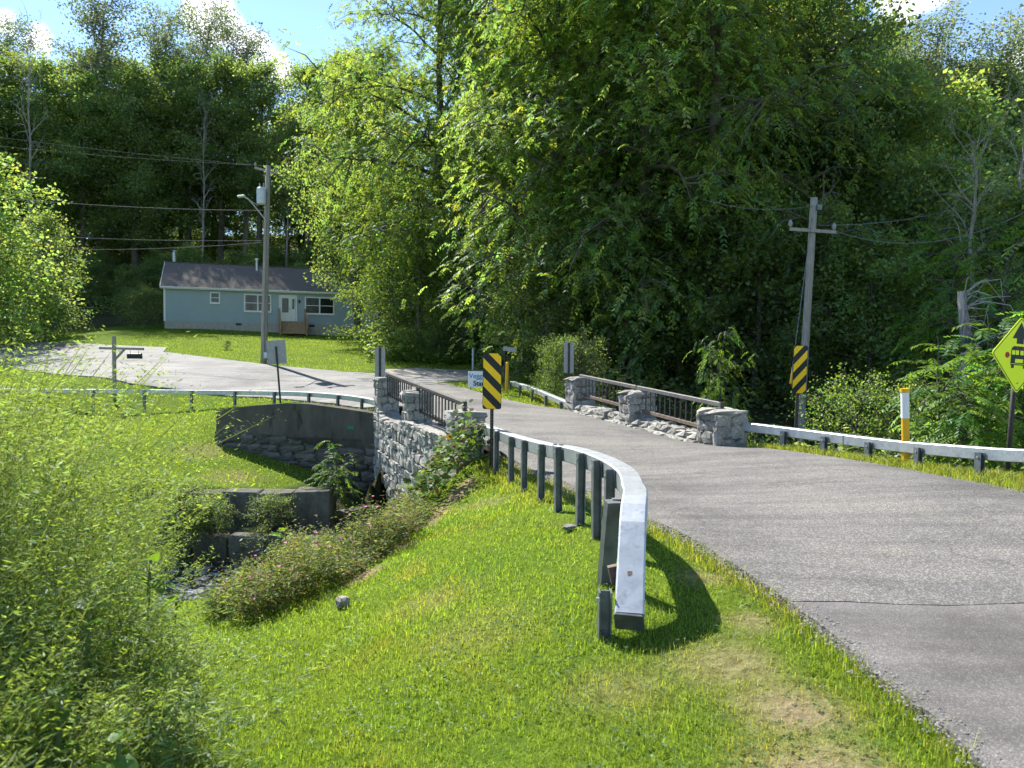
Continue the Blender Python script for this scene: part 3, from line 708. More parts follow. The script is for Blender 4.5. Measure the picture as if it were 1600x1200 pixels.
# ================================================================= wing wall, lower walls
rw = random.Random(9)
wA, wB = W(337, 645, 21.5), W(597, 648, 20.25)
wing = Thing('wing_wall', (wA.x, wA.y, -1.4), 'stained concrete wing wall on rough stone courses holding the roadside bank', 'wall')
dW = Vector((wB.x - wA.x, wB.y - wA.y, 0)); LW = dW.length; dW.normalize(); nW = Vector((dW.y, -dW.x, 0))
def wy(px):                                                   # where a sight line crosses the wall's face
    u = (px - 800) / F_PX; t = (u * wA.y - wA.x) / (dW.x - u * dW.y); return t, wA.y + dW.y * t
top_pts = []
for px, py in ((337, 641), (392, 634), (447, 630), (480, 631), (540, 639), (597, 648)):
    t, y = wy(px); top_pts.append((t, W(px, py, y).z))
low_pts = []
for px, py in ((337, 674), (440, 681), (500, 700), (555, 700), (597, 690)):
    t, y = wy(px); low_pts.append((t, W(px, py, y).z))
def on(t, z, f=0.0): q = wA + dW * t + nW * f; return Vector((q.x, q.y, z))
m = MB().poly([on(t, z) for t, z in top_pts] + [on(t, z) for t, z in low_pts[::-1]], -nW, .42)
conc = wing.add(m, 'concrete_wall', M_conc)
bmb = MB().poly([on(low_pts[0][0] - .05, low_pts[0][1] - .004), on(LW + .1, low_pts[-1][1] + .02), on(LW + .1, -3.3), on(low_pts[0][0] - .05, -2.2)], -nW, .5)
core = wing.add(bmb, 'stone_base', M_dkstone)
zt = lambda s: float(np.interp(s, [p[0] for p in low_pts], [p[1] for p in low_pts])) - .01
lay_stones(wing, core, on(0, 0, 0.01), dW, nW, LW, lambda s: -1.25 - 1.7 * max(0, s / LW), zt, rw, ch=(.16, .30), cl=(.35, .85), depth=.22, proud=.07, meshes=DKSTONES)
t, y = wy(548); q = W(550, 668, y)
wing.add(MB().box(on(t, q.z, .012), (.20, .012, .085), Matrix((dW, nW, Vector((0, 0, 1)))).transposed()), 'tag_plate', M_green, conc)

def block_wall(name, label, y, pxs, py_top, py_bot, depth, mat_list, jitter=.05, ystep=0.0):
    th = Thing(name, (W(pxs[0], py_bot, y).x, y, W(pxs[0], py_bot, y).z), label, 'wall')
    for i, (a, b) in enumerate(zip(pxs, pxs[1:])):
        yy = y + ystep * i + rw.uniform(-jitter, jitter)
        A, B = W(a, py_top, yy), W(b, py_top, yy); lo = W(a, py_bot, yy).z
        zt_ = A.z + rw.uniform(-.03, .03)
        M = Matrix.Translation(((A.x + B.x) / 2, yy + depth / 2, (zt_ + lo) / 2)) @ Matrix.Rotation(rw.uniform(-.03, .03), 4, 'Z') @ Matrix.Diagonal((B.x - A.x - .02, depth, zt_ - lo, 1))
        me = rw.choice(BLOCKS)
        th.put('block', me, M)
    return th
block_wall('lower_retaining_wall', 'low wall of big concrete blocks at the foot of the mown slope', 17.0, [238, 292, 345, 402, 456, 515], 770, 845, .55, BLOCKS)
block_wall('creek_ledge', 'dark wet stone block ledge along the creek below the retaining wall', 16.05, [255, 298, 354, 413, 470, 540], 838, 905, .9, BLOCKS)
A = W(515, 800, 17.4); B = W(604, 806, 18.6)
th = Thing('abutment_wall', (A.x, A.y, -3.3), 'dark low stone wall in shadow between retaining wall and arch', 'wall')
dd = Vector((B.x - A.x, B.y - A.y, 0)); lw = dd.length; dd.normalize(); nn_ = Vector((dd.y, -dd.x, 0))
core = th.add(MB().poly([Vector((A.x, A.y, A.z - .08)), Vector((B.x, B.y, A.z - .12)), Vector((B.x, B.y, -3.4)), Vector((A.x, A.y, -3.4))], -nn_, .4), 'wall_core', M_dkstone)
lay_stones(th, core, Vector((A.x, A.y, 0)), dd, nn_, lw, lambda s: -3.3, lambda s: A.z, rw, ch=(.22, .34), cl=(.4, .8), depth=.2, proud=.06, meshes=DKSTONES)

# ================================================================= box-beam guardrails
def smooth_path(pts, n=8):
    P = [Vector(p) for p in pts]; out_ = []
    for i in range(len(P) - 1):
        p0, p1, p2, p3 = P[max(i - 1, 0)], P[i], P[i + 1], P[min(i + 2, len(P) - 1)]
        for k in range(n):
            t = k / n
            out_.append(.5 * ((2 * p1) + (-p0 + p2) * t + (2 * p0 - 5 * p1 + 4 * p2 - p3) * t * t + (-p0 + 3 * p1 - 3 * p2 + p3) * t ** 3))
    out_.append(P[-1]); return out_
BEAM = .155
def ipost(c, ztop, zbot, ang, w=.085, tilt=0.0):
    mb = MB(); R = Matrix.Rotation(ang, 3, 'Z') @ Matrix.Rotation(tilt, 3, 'X'); h = ztop - zbot; cc = Vector((c[0], c[1], (ztop + zbot) / 2))
    mb.box(cc, (.007, .06, h), R)
    for k in (-1, 1): mb.box(cc + R @ Vector((0, k * .033, 0)), (w, .008, h), R)
    return mb
def guardrail(name, label, path, posts, side_sign, post_mat, off=.118, joints=(), post_up=-.02):
    """path: top of the beam; posts: fractions by y value"""
    pts = smooth_path(path, 7)
    th = Thing(name, (pts[0].x, pts[0].y, gz(pts[0].x, pts[0].y)), label, 'guardrail')
    beam = th.add(MB().sweep([p - Vector((0, 0, BEAM / 2)) for p in pts], BEAM, BEAM), 'beam', M_galv)
    cum = [0]
    for a, b in zip(pts, pts[1:]): cum.append(cum[-1] + (b - a).length)
    def at_len(s):
        for i in range(len(pts) - 1):
            if cum[i + 1] >= s:
                f = (s - cum[i]) / max(cum[i + 1] - cum[i], 1e-6); return pts[i].lerp(pts[i + 1], f), (pts[i + 1] - pts[i]).normalized()
        return pts[-1], (pts[-1] - pts[-2]).normalized()
    for s in posts:
        p, d = at_len(s); nr = Vector((-d.y, d.x, 0)).normalized() * side_sign
        q = p + nr * off; g = gz(q.x, q.y)
        po = th.add(ipost((q.x, q.y), p.z + post_up, g - .3, math.atan2(d.y, d.x), tilt=random.uniform(-.015, .015)), 'post', post_mat)
        th.add(MB().bar(q + nr * .036 + Vector((0, 0, -.055 + post_up)), q + nr * .046 + Vector((0, 0, -.055 + post_up)), .022), 'bolt_or_hole_dot', M_galv, po)  # pale metal stub imitates daylight seen through the hole near the post top
        th.add(MB().bar(q - nr * .02 + Vector((0, 0, -BEAM + .012)), p + Vector((0, 0, -BEAM - .004)), .05, .01), 'bracket', post_mat, po)
    for s in joints:
        p, d = at_len(s); sd = Vector((-d.y, d.x, 0)).normalized()
        th.add(MB().sweep([p - d * .008 + Vector((0, 0, -BEAM / 2)), p + d * .008 + Vector((0, 0, -BEAM / 2))], BEAM + .006, BEAM + .006), 'splice', M_steel)
        for k in (-.22, -.15, .08, .15):
            th.add(MB().box(p + d * k + sd * .03 + Vector((0, 0, .006)), (.026, .026, .014)), 'splice_bolt', M_steel)
    return th
nearp = [(.86, 5.2, .685), (.90, 5.7, .69), (.86, 6.3, .685), (.76, 7.0, .66), (.62, 7.8, .61), (.42, 9.0, .50), (.08, 10.8, .38), (-.26, 12.2, .34), (-.58, 13.1, .35)]
near_rail = guardrail('curved_guardrail', 'galvanised box-beam guardrail beside the lawn curving down to a turned-in end', nearp,
                      [.62, 1.15, 1.75, 2.65, 3.55, 4.6, 5.5, 6.6, 7.7], 1, M_steel, joints=(3.1, 6.7), post_up=-.005)
# turned-down end of that rail
tp = [(.86, 5.2, .685), (.845, 5.0, .683), (.815, 4.83, .675), (.79, 4.72, .65), (.765, 4.60, .575), (.735, 4.44, .44), (.70, 4.26, .29), (.675, 4.12, .175)]
pts = [Vector(p) - Vector((0, .0, BEAM / 2)) for p in tp]
near_rail.add(MB().sweep(pts, BEAM * 1.06, BEAM), 'end_section', M_galv)
near_rail.add(MB().sweep([Vector((.674, 4.115, .095)), Vector((.672, 4.107, .088))], BEAM * 1.07, BEAM * 1.02), 'end_cap', M_steel)
near_rail.add(MB().box((.70, 4.275, .315), (.042, .042, .018), Matrix.Rotation(rad(40), 3, 'X'), .008), 'anchor_bolt', M_rust)
near_rail.add(MB().tube([(.70, 4.272, .295), (.70, 4.268, .302)], [.034, .034], 14), 'anchor_washer', M_steel)
near_rail.add(ipost((.545, 4.2), .24, -.3, rad(90), .09), 'post', M_steel)
near_rail.add(MB().box((.50, 4.16, .2), (.022, .012, .022)), 'bolt_or_hole_dot', M_galv)  # pale stub in place of the bright see-through hole in this post
near_rail.add(MB().bar((.60, 4.42, .26), (.68, 4.42, .28), .05, .11), 'bracket', M_rust)
near_rail.add(MB().bar((.655, 5.12, -.2), (.69, 4.98, .60), .10, .075), 'post', M_steel)
near_rail.add(MB().bar((.69, 5.02, .60), (.80, 5.02, .60), .05, .02), 'bracket', M_steel)

rp = [W(1131, 656, 13.75), W(1200, 664, 12.95), W(1290, 675, 11.9), W(1400, 688, 10.6), W(1500, 696, 9.5), W(1600, 702, 8.7), Vector((6.35, 7.6, .66)), Vector((7.0, 6.4, .66))]
guardrail('roadside_guardrail', 'galvanised box-beam guardrail running from the near stone pier past the green shrubs', rp, [.42, 1.4, 2.25, 3.15, 4.1, 5.05, 6.1, 7.2, 8.2], -1, M_steel, joints=(2.6,), post_up=-.06)
fp = [Vector((-21.5, 28.2, .0)), Vector((-18.2, 27.4, .05)), W(110, 608, 27.1), W(200, 608.5, 27), W(300, 609.5, 26.85), W(400, 610.5, 26.1), W(470, 612, 25), W(530, 616, 23.6), W(575, 622, 22.0), W(594, 627, 21.0)]
fr = guardrail('far_bank_guardrail', 'long grey box-beam guardrail above the wing wall beside the far road', fp, [1.0, 2.9, 4.7, 6.4, 8.3, 10.1, 11.9, 13.7, 15.5, 17.2, 18.9], -1, M_steel, post_up=-.03)
fr2 = [W(889, 628, 20.6), W(862, 617, 22.4), W(830, 604, 25.2), W(800, 595.5, 28.2)]
guardrail('far_approach_guardrail', 'pale box-beam guardrail leading away from the far right stone pier', fr2, [.4, 2.1, 4.0, 5.9, 7.5], 1, M_steel, post_up=-.05)

# ================================================================= signs
def rrect(w, h, r, n=4):
    out_ = []
    for cx, cz, a0 in ((w / 2 - r, h / 2 - r, 0), (-w / 2 + r, h / 2 - r, 90), (-w / 2 + r, -h / 2 + r, 180), (w / 2 - r, -h / 2 + r, 270)):
        for k in range(n + 1):
            a = rad(a0 + 90 * k / n); out_.append((cx + r * math.cos(a), cz + r * math.sin(a)))
    return out_
def clip(poly, a, b, c):
    """keep a*x + b*z <= c"""
    out_ = []
    for (p, q) in zip(poly, poly[1:] + poly[:1]):
        fp_, fq = a * p[0] + b * p[1] - c, a * q[0] + b * q[1] - c
        if fp_ <= 0: out_.append(p)
        if (fp_ <= 0) != (fq <= 0):
            t = fp_ / (fp_ - fq); out_.append((p[0] + (q[0] - p[0]) * t, p[1] + (q[1] - p[1]) * t))
    return out_
def plate(parent, name, poly, y, th_, mat, at_=(0, 0)):
    m = MB().poly([(x + at_[0], y, z + at_[1]) for x, z in poly], (0, 1, 0), th_)
    return m.build(name, mat, parent)
def upost(parent, z0, z1, mat, holes=True, w=.05, y=.03):
    m = MB(); h = z1 - z0
    m.box((0, y, (z0 + z1) / 2), (w, .006, h)); m.box((-w / 2, y + .014, (z0 + z1) / 2), (.006, .03, h)); m.box((w / 2, y + .014, (z0 + z1) / 2), (.006, .03, h))
    p = m.build('post', mat, parent)
    if holes:
        hm = MB(); k = z0 + .35
        while k < z1 - .02: hm.box((0, y - .0045, k), (.009, .003, .014)); k += .05
        o = hm.build('post_holes', M_signback, p); o['kind'] = 'stuff'
    return p
def object_marker(base, rz, panel_z, label, mirror, tilt=(0, 0)):
    o = empty('hazard_marker_sign', base, rz, label, 'sign'); o.rotation_euler = (tilt[0], tilt[1], rz)
    upost(o, -.4, panel_z + .40, M_brown)
    face = plate(o, 'panel', rrect(.305, .914, .035), 0, .004, M_black, (0, panel_z))
    for c0, c1 in ((-.233, -.084), (.072, .221), (.377, .526), (.682, .831)):
        pl = rrect(.289, .898, .03)
        k = 1.0 if mirror else -1.0
        # distance from the top measured down the slope: (top - z) - k' * (x - left)
        top, left = .457, (-.1525 if not mirror else .1525)
        f = (lambda x, z: (top - z) - 1.0 * ((x - left) if not mirror else (left - x)))
        sgn = -1.0 if not mirror else 1.0
        # (top - z) + sgn*x - sgn*left  in [c0, c1]
        pl = clip(pl, sgn, -1.0, c1 - top + sgn * left)
        pl = clip(pl, -sgn, 1.0, -(c0 - top + sgn * left))
        if len(pl) > 2: plate(face, 'yellow_stripe', pl, -.0025, .0025, M_yel, (0, panel_z))
    return o
b = W(768, 694, 12.05); z = W(768, 595.5, 12.05).z
object_marker((b.x, b.y, b.z), 0, z - b.z, 'yellow and black striped hazard marker at the end of the curved guardrail', False)
b = W(1244, 708, 14.1); z = W(1250, 577.5, 14.1).z
object_marker((b.x, b.y, b.z), rad(14), z - b.z, 'yellow and black striped hazard marker behind the roadside rail by green shrubs', True, (0, rad(1.2)))
def marker_back(px, py0, py1, y, w, label, rz, pbase):
    t, bt = W(px, py0, y), W(px, py1, y); g = gz(t.x, t.y)
    o = empty('sign_back', (t.x, t.y, g), rz, label, 'sign')
    h = .914; c = t.z - h / 2 - g
    plate(o, 'panel', rrect(w, h, .03), 0.03, .004, M_signback, (0, c))
    m = MB().box((0, .015, (t.z - g) / 2 - .2), (.06, .02, t.z - g + .38)); m.build('post', M_brown, o)
    for k in (.12, -.12): MB().box((0, .0, c + k * 2), (.02, .02, .02)).build('bolt_or_hole_dot', M_steel, o)
marker_back(593.5, 542.5, 590, 21.3, .30, 'grey back of a narrow sign beside the far left stone pier', rad(-4), None)
marker_back(889.5, 535, 582, 22.2, .30, 'grey back of a narrow sign beside the far right stone pier', rad(6), None)
# leaning square sign seen from behind
t = W(434, 550, 22.6); g = gz(t.x, t.y)
o = empty('leaning_sign', (W(441, 632, 22.6).x, 22.6, g), rad(10), 'leaning square sign seen from its grey back above the wing wall', 'sign')
top = t.z - g
o.rotation_euler = (0, rad(-4.2), rad(12))
plate(o, 'panel', rrect(.56, .72, .03), .03, .004, M_signback, (0, top))
MB().box((0, .015, top / 2 - .1), (.055, .03, top + .55)).build('post', M_brown, o)
# school-bus warning diamond
b = W(1577, 756, 10.0); c = W(1593, 554.5, 10.0)
o = empty('bus_warning_sign', (b.x, b.y, b.z), rad(20), 'fluorescent yellow diamond sign with black school bus and arrow on dark post', 'sign')
o.rotation_euler = (0, rad(3.0), rad(20)); zc = c.z - b.z
MB().tube([(0, .04, -.5), (0, .04, zc + .2)], .032, 12).build('post', M_brown, o, smooth=True)
def diamond(s, r): return [((x - z) * math.sqrt(.5), (x + z) * math.sqrt(.5)) for x, z in rrect(s, s, r)]
pan = plate(o, 'panel', diamond(.74, .045), 0, .004, M_flyel, (0, zc))
ring = MB(); A_, B_ = diamond(.71, .04), diamond(.69, .034)
va = [ring.bm.verts.new((x, -.0022, z + zc)) for x, z in A_]; vb = [ring.bm.verts.new((x, -.0022, z + zc)) for x, z in B_]
for k in range(len(va)): ring.bm.faces.new((va[k], va[(k + 1) % len(va)], vb[(k + 1) % len(va)], vb[k]))
ring.build('border', M_black, pan)
plate(pan, 'arrow', [(0, .46), (-.15, .24), (-.065, .24), (-.065, .17), (.065, .17), (.065, .24), (.15, .24)][::-1], -.003, .003, M_black, (0, zc - .02))
plate(pan, 'bus_body', [(-.155, -.14), (-.155, .06), (-.145, .09), (-.11, .115), (.11, .115), (.145, .09), (.155, .06), (.155, -.14)][::-1], -.003, .003, M_black, (0, zc))
for sx in (-1, 1):
    plate(pan, 'bus_window', [(sx * x, z) for x, z in [(.015, .0), (.075, .0), (.075, .06), (.015, .06)]], -.0055, .0022, M_flyel, (0, zc))
    plate(pan, 'bus_window', [(sx * x, z) for x, z in [(.088, .0), (.145, .0), (.145, .06), (.088, .06)]], -.0055, .0022, M_flyel, (0, zc))
    plate(pan, 'bus_wheel', [(sx * x, z) for x, z in [(.09, -.18), (.14, -.18), (.14, -.14), (.09, -.14)]], -.003, .003, M_black, (0, zc))
    plate(pan, 'bus_light', rrect(.028, .02, .008), -.0055, .0022, M_red, (sx * .05, zc + .09))
plate(pan, 'bus_grille', [(-.075, -.105), (.075, -.105), (.075, -.055), (-.075, -.055)], -.0055, .0022, M_flyel, (0, zc))
plate(pan, 'bumper_line', [(-.15, -.125), (.15, -.125), (.15, -.119), (-.15, -.119)], -.0055, .0022, M_flyel, (0, zc))
plate(pan, 'stop_paddle', [(.042 * math.cos(rad(22.5 + 45 * k)), .042 * math.sin(rad(22.5 + 45 * k))) for k in range(8)], -.003, .003, M_red, (-.225, zc - .01))
plate(pan, 'paddle_arm', [(-.185, -.014), (-.155, -.014), (-.155, -.006), (-.185, -.006)], -.003, .003, M_black, (0, zc))
for k in (-.38, .38): MB().box((0, -.004, zc + k), (.014, .008, .014)).build('bolt_or_hole_dot', M_steel, pan)

# yellow marker posts
def marker_post(name, px, py0, py1, y, label, rx, ry, band, r=.052):
    b, t = W(px, py1, y), W(px, py0, y); h = t.z - b.z
    o = empty(name, b, 0, label, 'marker post'); o.rotation_euler = (0, ry, 0)
    MB().tube([(0, 0, -.3), (0, 0, h * (.62 if band else 1))], r, 14).build('post', M_mark, o, smooth=False)
    if band:
        MB().tube([(0, 0, h * .62), (0, 0, h * .95)], r + .003, 14).build('white_band', M_white, o)
        MB().tube([(0, 0, h * .95), (0, 0, h * .955), (0, 0, h)], [r, r + .012, r + .012], 14).build('cap', M_mark, o)
    else:
        MB().tube([(0, 0, h), (0, 0, h + .03)], [r + .006, r * .7], 12).build('cap', M_mark, o)
    return o
marker_post('utility_marker_post', 1416, 607, 728, 10.4, 'yellow plastic utility marker with white band leaning behind the roadside rail', 0, rad(-3.0), True)
marker_post('gate_post', 791, 567, 612, 27.0, 'slim yellow steel post at the end of the far approach rail', 0, rad(2), False, .06)

# hand-painted board
b = W(731, 606, 27.0)
o = empty('vegetable_stand_board', (b.x, b.y, gz(b.x, b.y)), rad(-6), 'white hand-painted roadside board reading Veggie Stand', 'sign')
h0 = .12
board = MB().box((.42, 0, h0 + .29), (.84, .02, .58), None, .004).build('board', M_white, o)
for x in (.1, .74): MB().box((x, .03, .2), (.04, .04, .5)).build('stake', M_lumber, o)
def text(body, size, mat, parent, loc, shear=0.0, name='lettering', off=.006):
    cu = bpy.data.curves.new(name, 'FONT'); cu.body = body; cu.size = size; cu.extrude = .002; cu.offset = off; cu.shear = shear
    t_ = bpy.data.objects.new(name, cu); COL.objects.link(t_)
    dg = bpy.context.evaluated_depsgraph_get(); me = bpy.data.meshes.new_from_object(t_.evaluated_get(dg))
    bpy.data.objects.remove(t_); me.materials.clear(); me.materials.append(mat)
    q = link(name, me, parent, loc=loc, rot=(rad(90), 0, 0)); return q
text('Veggie', .25, M_blue, board, (.04, -.014, h0 + .33), .0, off=.003)
text('Stand', .25, M_black, board, (.20, -.014, h0 + .06), .0)

# street-name blade on its post
b = W(788, 606, 28.0); t = W(786, 541, 28.0)
o = empty('street_sign', (b.x, b.y, gz(b.x, b.y)), 0, 'small street name sign on a thin dark post by the tree line', 'sign')
h = t.z - gz(b.x, b.y)
MB().tube([(0, 0, -.3), (0, 0, h - .2)], .03, 8).build('post', M_brown, o)
q = plate(o, 'blade', rrect(.5, .17, .02), 0, .006, M_signback, (-.02, h - .1)); q.rotation_euler = (0, rad(8), 0)
b = W(739, 577, 38.0)
o = empty('pipe_marker', (b.x, b.y, gz(b.x, b.y)), 0, 'thin pale pipe marker standing at the edge of the meadow weeds', 'marker post')
MB().tube([(0, 0, -.2), (0, 0, 1.12)], .06, 8).build('pipe', M_trafo, o); MB().tube([(0, 0, 1.12), (0, 0, 1.18)], [.07, .05], 8).build('cap', M_green, o)

# ================================================================= mailbox
b = W(179, 607, 28.2); g = gz(b.x, b.y); t = W(180, 525, 28.2); k = 28.2 / F_PX
o = empty('mailbox_post', (b.x, b.y, g), 0, 'wooden post with crossarm and brace holding the roadside mailbox', 'post')
h = t.z - g
MB().box((0, 0, h / 2 - .15), (.11, .11, h + .3), None, .008).build('post', M_wood, o)
MB().box((13 * k, -.06, h - 19.5 * k), (69 * k, .09, .09), Matrix.Rotation(rad(.6), 3, 'Y'), .006).build('crossarm', M_wood, o)
MB().bar((.05, -.05, h - 37 * k), (17 * k, -.05, h - 21 * k), .07).build('brace', M_wood, o)
mo = empty('mailbox', (b.x + 33 * k, b.y - .06, g + h - 35 * k), 0, 'black metal mailbox hung under the wooden crossarm', 'mailbox')
m = MB(); pr = [(-.085, 0), (-.085, .12)] + [(.085 * -math.cos(a), .12 + .085 * math.sin(a)) for a in np.linspace(0, math.pi, 9)[1:-1]] + [(.085, .12), (.085, 0)]
m.poly([(-.25, y, z) for y, z in pr], (1, 0, 0), .50); m.build('box', M_black, mo)
MB().poly([(.25, y * 1.04, z * 1.02) for y, z in pr], (1, 0, 0), .012).build('door', M_black, mo)
for x in (-.16, .16): MB().bar((x, 0, .19), (x, 0, 13 * k), .012).build('hanger', M_steel, mo)

# ================================================================= utility poles and wires
def lean_pole(name, px0, py0, px1, py1, y, r0, r1, label):
    a, b = W(px0, py0, y), W(px1, py1, y); g = gz(a.x, a.y); a = Vector((a.x, a.y, g))
    th = Thing(name, a, label, 'utility pole')
    n = 6; pts = [a.lerp(b, i / n) for i in range(n + 1)]; pts[0] = pts[0] - Vector((0, 0, .4))
    th.add(MB().tube(pts, [r0 + (r1 - r0) * i / n for i in range(n + 1)], 14), 'pole', M_wood, smooth=True)
    return th, a, b
th, a, b = lean_pole('utility_pole', 412, 566, 419, 259, 37, .165, .12, 'weathered utility pole with grey transformer and lamp arm in front of the blue house')
th.add(MB().bar(W(398, 262, 37), W(433, 271, 37), .09, .11), 'crossarm', M_wood)
for px, py in ((399, 259), (431, 267)): q = W(px, py, 37); th.add(MB().tube([q, q + Vector((0, 0, .09)), q + Vector((0, 0, .18))], [.05, .07, .03], 8), 'insulator', M_ceramic)
q = W(408.5, 319, 36.75); tr = th.add(MB().tube([q, q + Vector((0, 0, .03)), q + Vector((0, 0, .74)), q + Vector((0, 0, .82))], [.2, .225, .225, .15], 16), 'transformer', M_trafo, smooth=False)
for dx in (-.08, .11): th.add(MB().tube([q + Vector((dx, 0, .78)), q + Vector((dx, 0, 1.02))], [.045, .03], 8), 'bushing', M_ceramic, tr)
arm = [W(416, 345, 36.9), W(400, 325, 36.7), W(388, 311, 36.5), W(380, 307, 36.45)]
la = th.add(MB().tube(arm, .03, 8), 'lamp_arm', M_galv); th.add(MB().bar(W(404, 322, 36.8), W(389, 312, 36.55), .02), 'arm_brace', M_galv, la)
q = W(377, 306.5, 36.4); th.add(MB().box(q, (.36, .2, .1), Matrix.Rotation(rad(-8), 3, 'Y'), .03), 'lamp_head', M_trafo)
th.add(MB().box(W(415, 555, 36.75), (.16, .1, .3), None, .01), 'meter_box', M_trafo)
th.add(MB().tube([W(417.5, 300, 36.83), W(415, 420, 36.8), W(412.5, 555, 36.8)], .018, 6), 'ground_wire', M_steel)

def wire(label, A, B, sag, r=.013, cont=None):
    pts = []
    for i in range(25):
        t = i / 24; p = A.lerp(B, t); p.z -= sag * 4 * t * (1 - t); pts.append(p)
    m = MB().tube(pts, r, 5, cap=False)
    tag(m.build('overhead_wire', M_wire, smooth=True), label, 'wire')
wire('thick overhead cable meeting the pole just below the grey transformer', W(410, 329, 37), Vector((-48, 47, 13.2)), .75, .016)
wire('upper of two service cables crossing over the blue house roof', W(409, 376, 37), Vector((-46, 52, 10.6)), .5, .012)
wire('lower of two service cables crossing over the blue house roof', W(409, 379, 37), Vector((-44, 55, 9.6)), .6, .012)
wire('thin high line from the left end of the pole crossarm', W(399, 258, 37), Vector((-50, 44, 17.0)), .5, .007)
wire('thin high line from the top of the pole crossarm', W(419, 259, 37), Vector((-50, 45, 16.2)), .6, .007)

th, a, b = lean_pole('utility_pole', 1249, 640, 1272, 309, 23, .13, .105, 'bare leaning utility pole with short crossarm among dark trees')
th.add(MB().bar(W(1234, 358, 22.88), W(1306, 363, 22.88), .085, .10), 'crossarm', M_wood)
for px, py in ((1235, 354), (1303, 359)): q = W(px, py, 22.88); th.add(MB().tube([q, q + Vector((0, 0, .1)), q + Vector((0, 0, .2))], [.05, .07, .03], 8), 'insulator', M_ceramic)
th.add(MB().box(W(1280, 324, 22.85), (.14, .1, .16)), 'bracket', M_steel)
wire('slack line running right from the leaning pole crossarm', W(1305, 361, 22.88), W(1640, 310, 21), .75, .014)
wire('line running right from just above the leaning pole crossarm', W(1276, 352, 22.9), W(1560, 305, 28), .3, .012)
wire('line running left from the leaning pole into the trees', W(1270, 322, 22.9), W(1100, 312, 25), .2, .010)
th.add(MB().tube([W(1270, 330, 23), W(1235, 600, 21.0)], .012, 5), 'guy_wire', M_steel)
q0, q1 = W(1239, 575, 21.2), W(1235, 600, 21.0)
th.add(MB().tube([q0, q1], .035, 8), 'guy_guard', M_mark)

# ================================================================= blue house
hA, hB = W(257, 513, 57.5), W(590, 524, 63.2)
hd = Vector((hB.x - hA.x, hB.y - hA.y, 0)); HL = hd.length; hd.normalize()
H0 = hA.z - .05
hr = math.atan2(hd.y, hd.x)
house = empty('blue_house', (hA.x, hA.y, H0), hr, 'single-storey pale blue house with dark shingle roof and wooden front steps', 'house')
HD = 8.2
def hz(px, py):
    u = (px - 800) / F_PX; t = (u * hA.y - hA.x) / (hd.x - u * hd.y); return t, W(px, py, hA.y + hd.y * t).z - H0
ZE = hz(300, 447)[1]; ZF = .62
ZR = W(256, 411, 57.5 + HD / 2).z - H0
MB().box((HL / 2, HD / 2, ZF / 2 - .4), (HL, HD, ZF + .8)).build('foundation', M_found, house)
MB().box((HL / 2, HD / 2, (ZF + ZE) / 2), (HL - .06, HD - .06, ZE - ZF)).build('wall', M_siding, house)
m = MB(); k = 0; z = ZF - .02; bh = .115
while z < ZE - .02:
    t = min(bh, ZE - z)
    R = Matrix.Rotation(rad(13), 3, 'X')
    m.box((HL / 2, -.012, z + t / 2), (HL - .18, .022, t), R)
    R = Matrix.Rotation(rad(7), 3, 'Y')
    m.box((-.012 + .0, HD / 2, z + t / 2), (.022, HD - .18, t), R); z += bh
sd = m.build('siding', M_siding, house); sd['kind'] = 'stuff'
for x in (0.02, HL - .02): MB().box((x, .0, (ZF + ZE) / 2), (.14, .10, ZE - ZF)).build('corner_trim', M_white, house)
OV = .32
yr = HD / 2; slope = (ZR - ZE) / yr
m = MB().poly([(-.25, -OV, ZE - OV * slope + .06), (-.25, yr, ZR + .06), (-.25, HD + OV, ZE - OV * slope + .06), (-.25, HD + OV, ZE - OV * slope - .06), (-.25, yr, ZR - .06), (-.25, -OV, ZE - OV * slope - .06)], (1, 0, 0), HL + .5)
roof = m.build('roof', M_shingle, house)
nrow = 13
for i in range(nrow):                                       # shingle courses
    t = (i + .0) / nrow; y = -OV + (yr + OV) * t; z = ZE - OV * slope + .06 + (y + OV) * slope
    q = MB().box((HL / 2, y + .17, z + .17 * slope + .008), (HL + .49, .38, .012), Matrix.Rotation(math.atan(slope) - .012, 3, 'X')).build('shingle_course', M_shingle, roof)
MB().box((HL / 2, -OV - .03, ZE - OV * slope - .02), (HL + .5, .03, .17)).build('fascia', M_white, roof)
MB().box((HL / 2, -OV - .085, ZE - OV * slope + .01), (HL + .46, .09, .10), None, .02).build('gutter', M_white, roof)
MB().bar((-.27, -OV, ZE - OV * slope), (-.27, yr, ZR), .03, .2).build('rake_trim', M_white, roof)
MB().bar((-.27, HD + OV, ZE - OV * slope), (-.27, yr, ZR), .03, .2).build('rake_trim', M_white, roof)
MB().poly([(0.0, .05, ZE), (0.0, HD - .05, ZE), (0.0, yr, ZR - .08)], (1, 0, 0), .05).build('gable', M_siding, house)
MB().box((HL / 2, yr, ZR + .075), (HL + .5, .22, .05)).build('ridge_cap', M_shingle, roof)
t, z = hz(266, 395); MB().tube([(t, yr + .6, ZR - .5), (t, yr + .6, ZR + .95)], .13, 10).build('stove_pipe', M_galv, roof)
MB().tube([(t, yr + .6, ZR + .95), (t, yr + .6, ZR + 1.0), (t, yr + .6, ZR + 1.12)], [.13, .2, .05], 10).build('pipe_cap', M_galv, roof)
t = hz(403, 410)[0]; MB().tube([(t, yr - .9, ZR - .7), (t, yr - .9, ZR + .45)], .08, 8).build('vent_pipe', M_white, roof)
MB().tube([(t, yr - .9, ZR + .45), (t, yr - .9, ZR + .62)], [.15, .12], 8).build('vent_cap', M_white, roof)
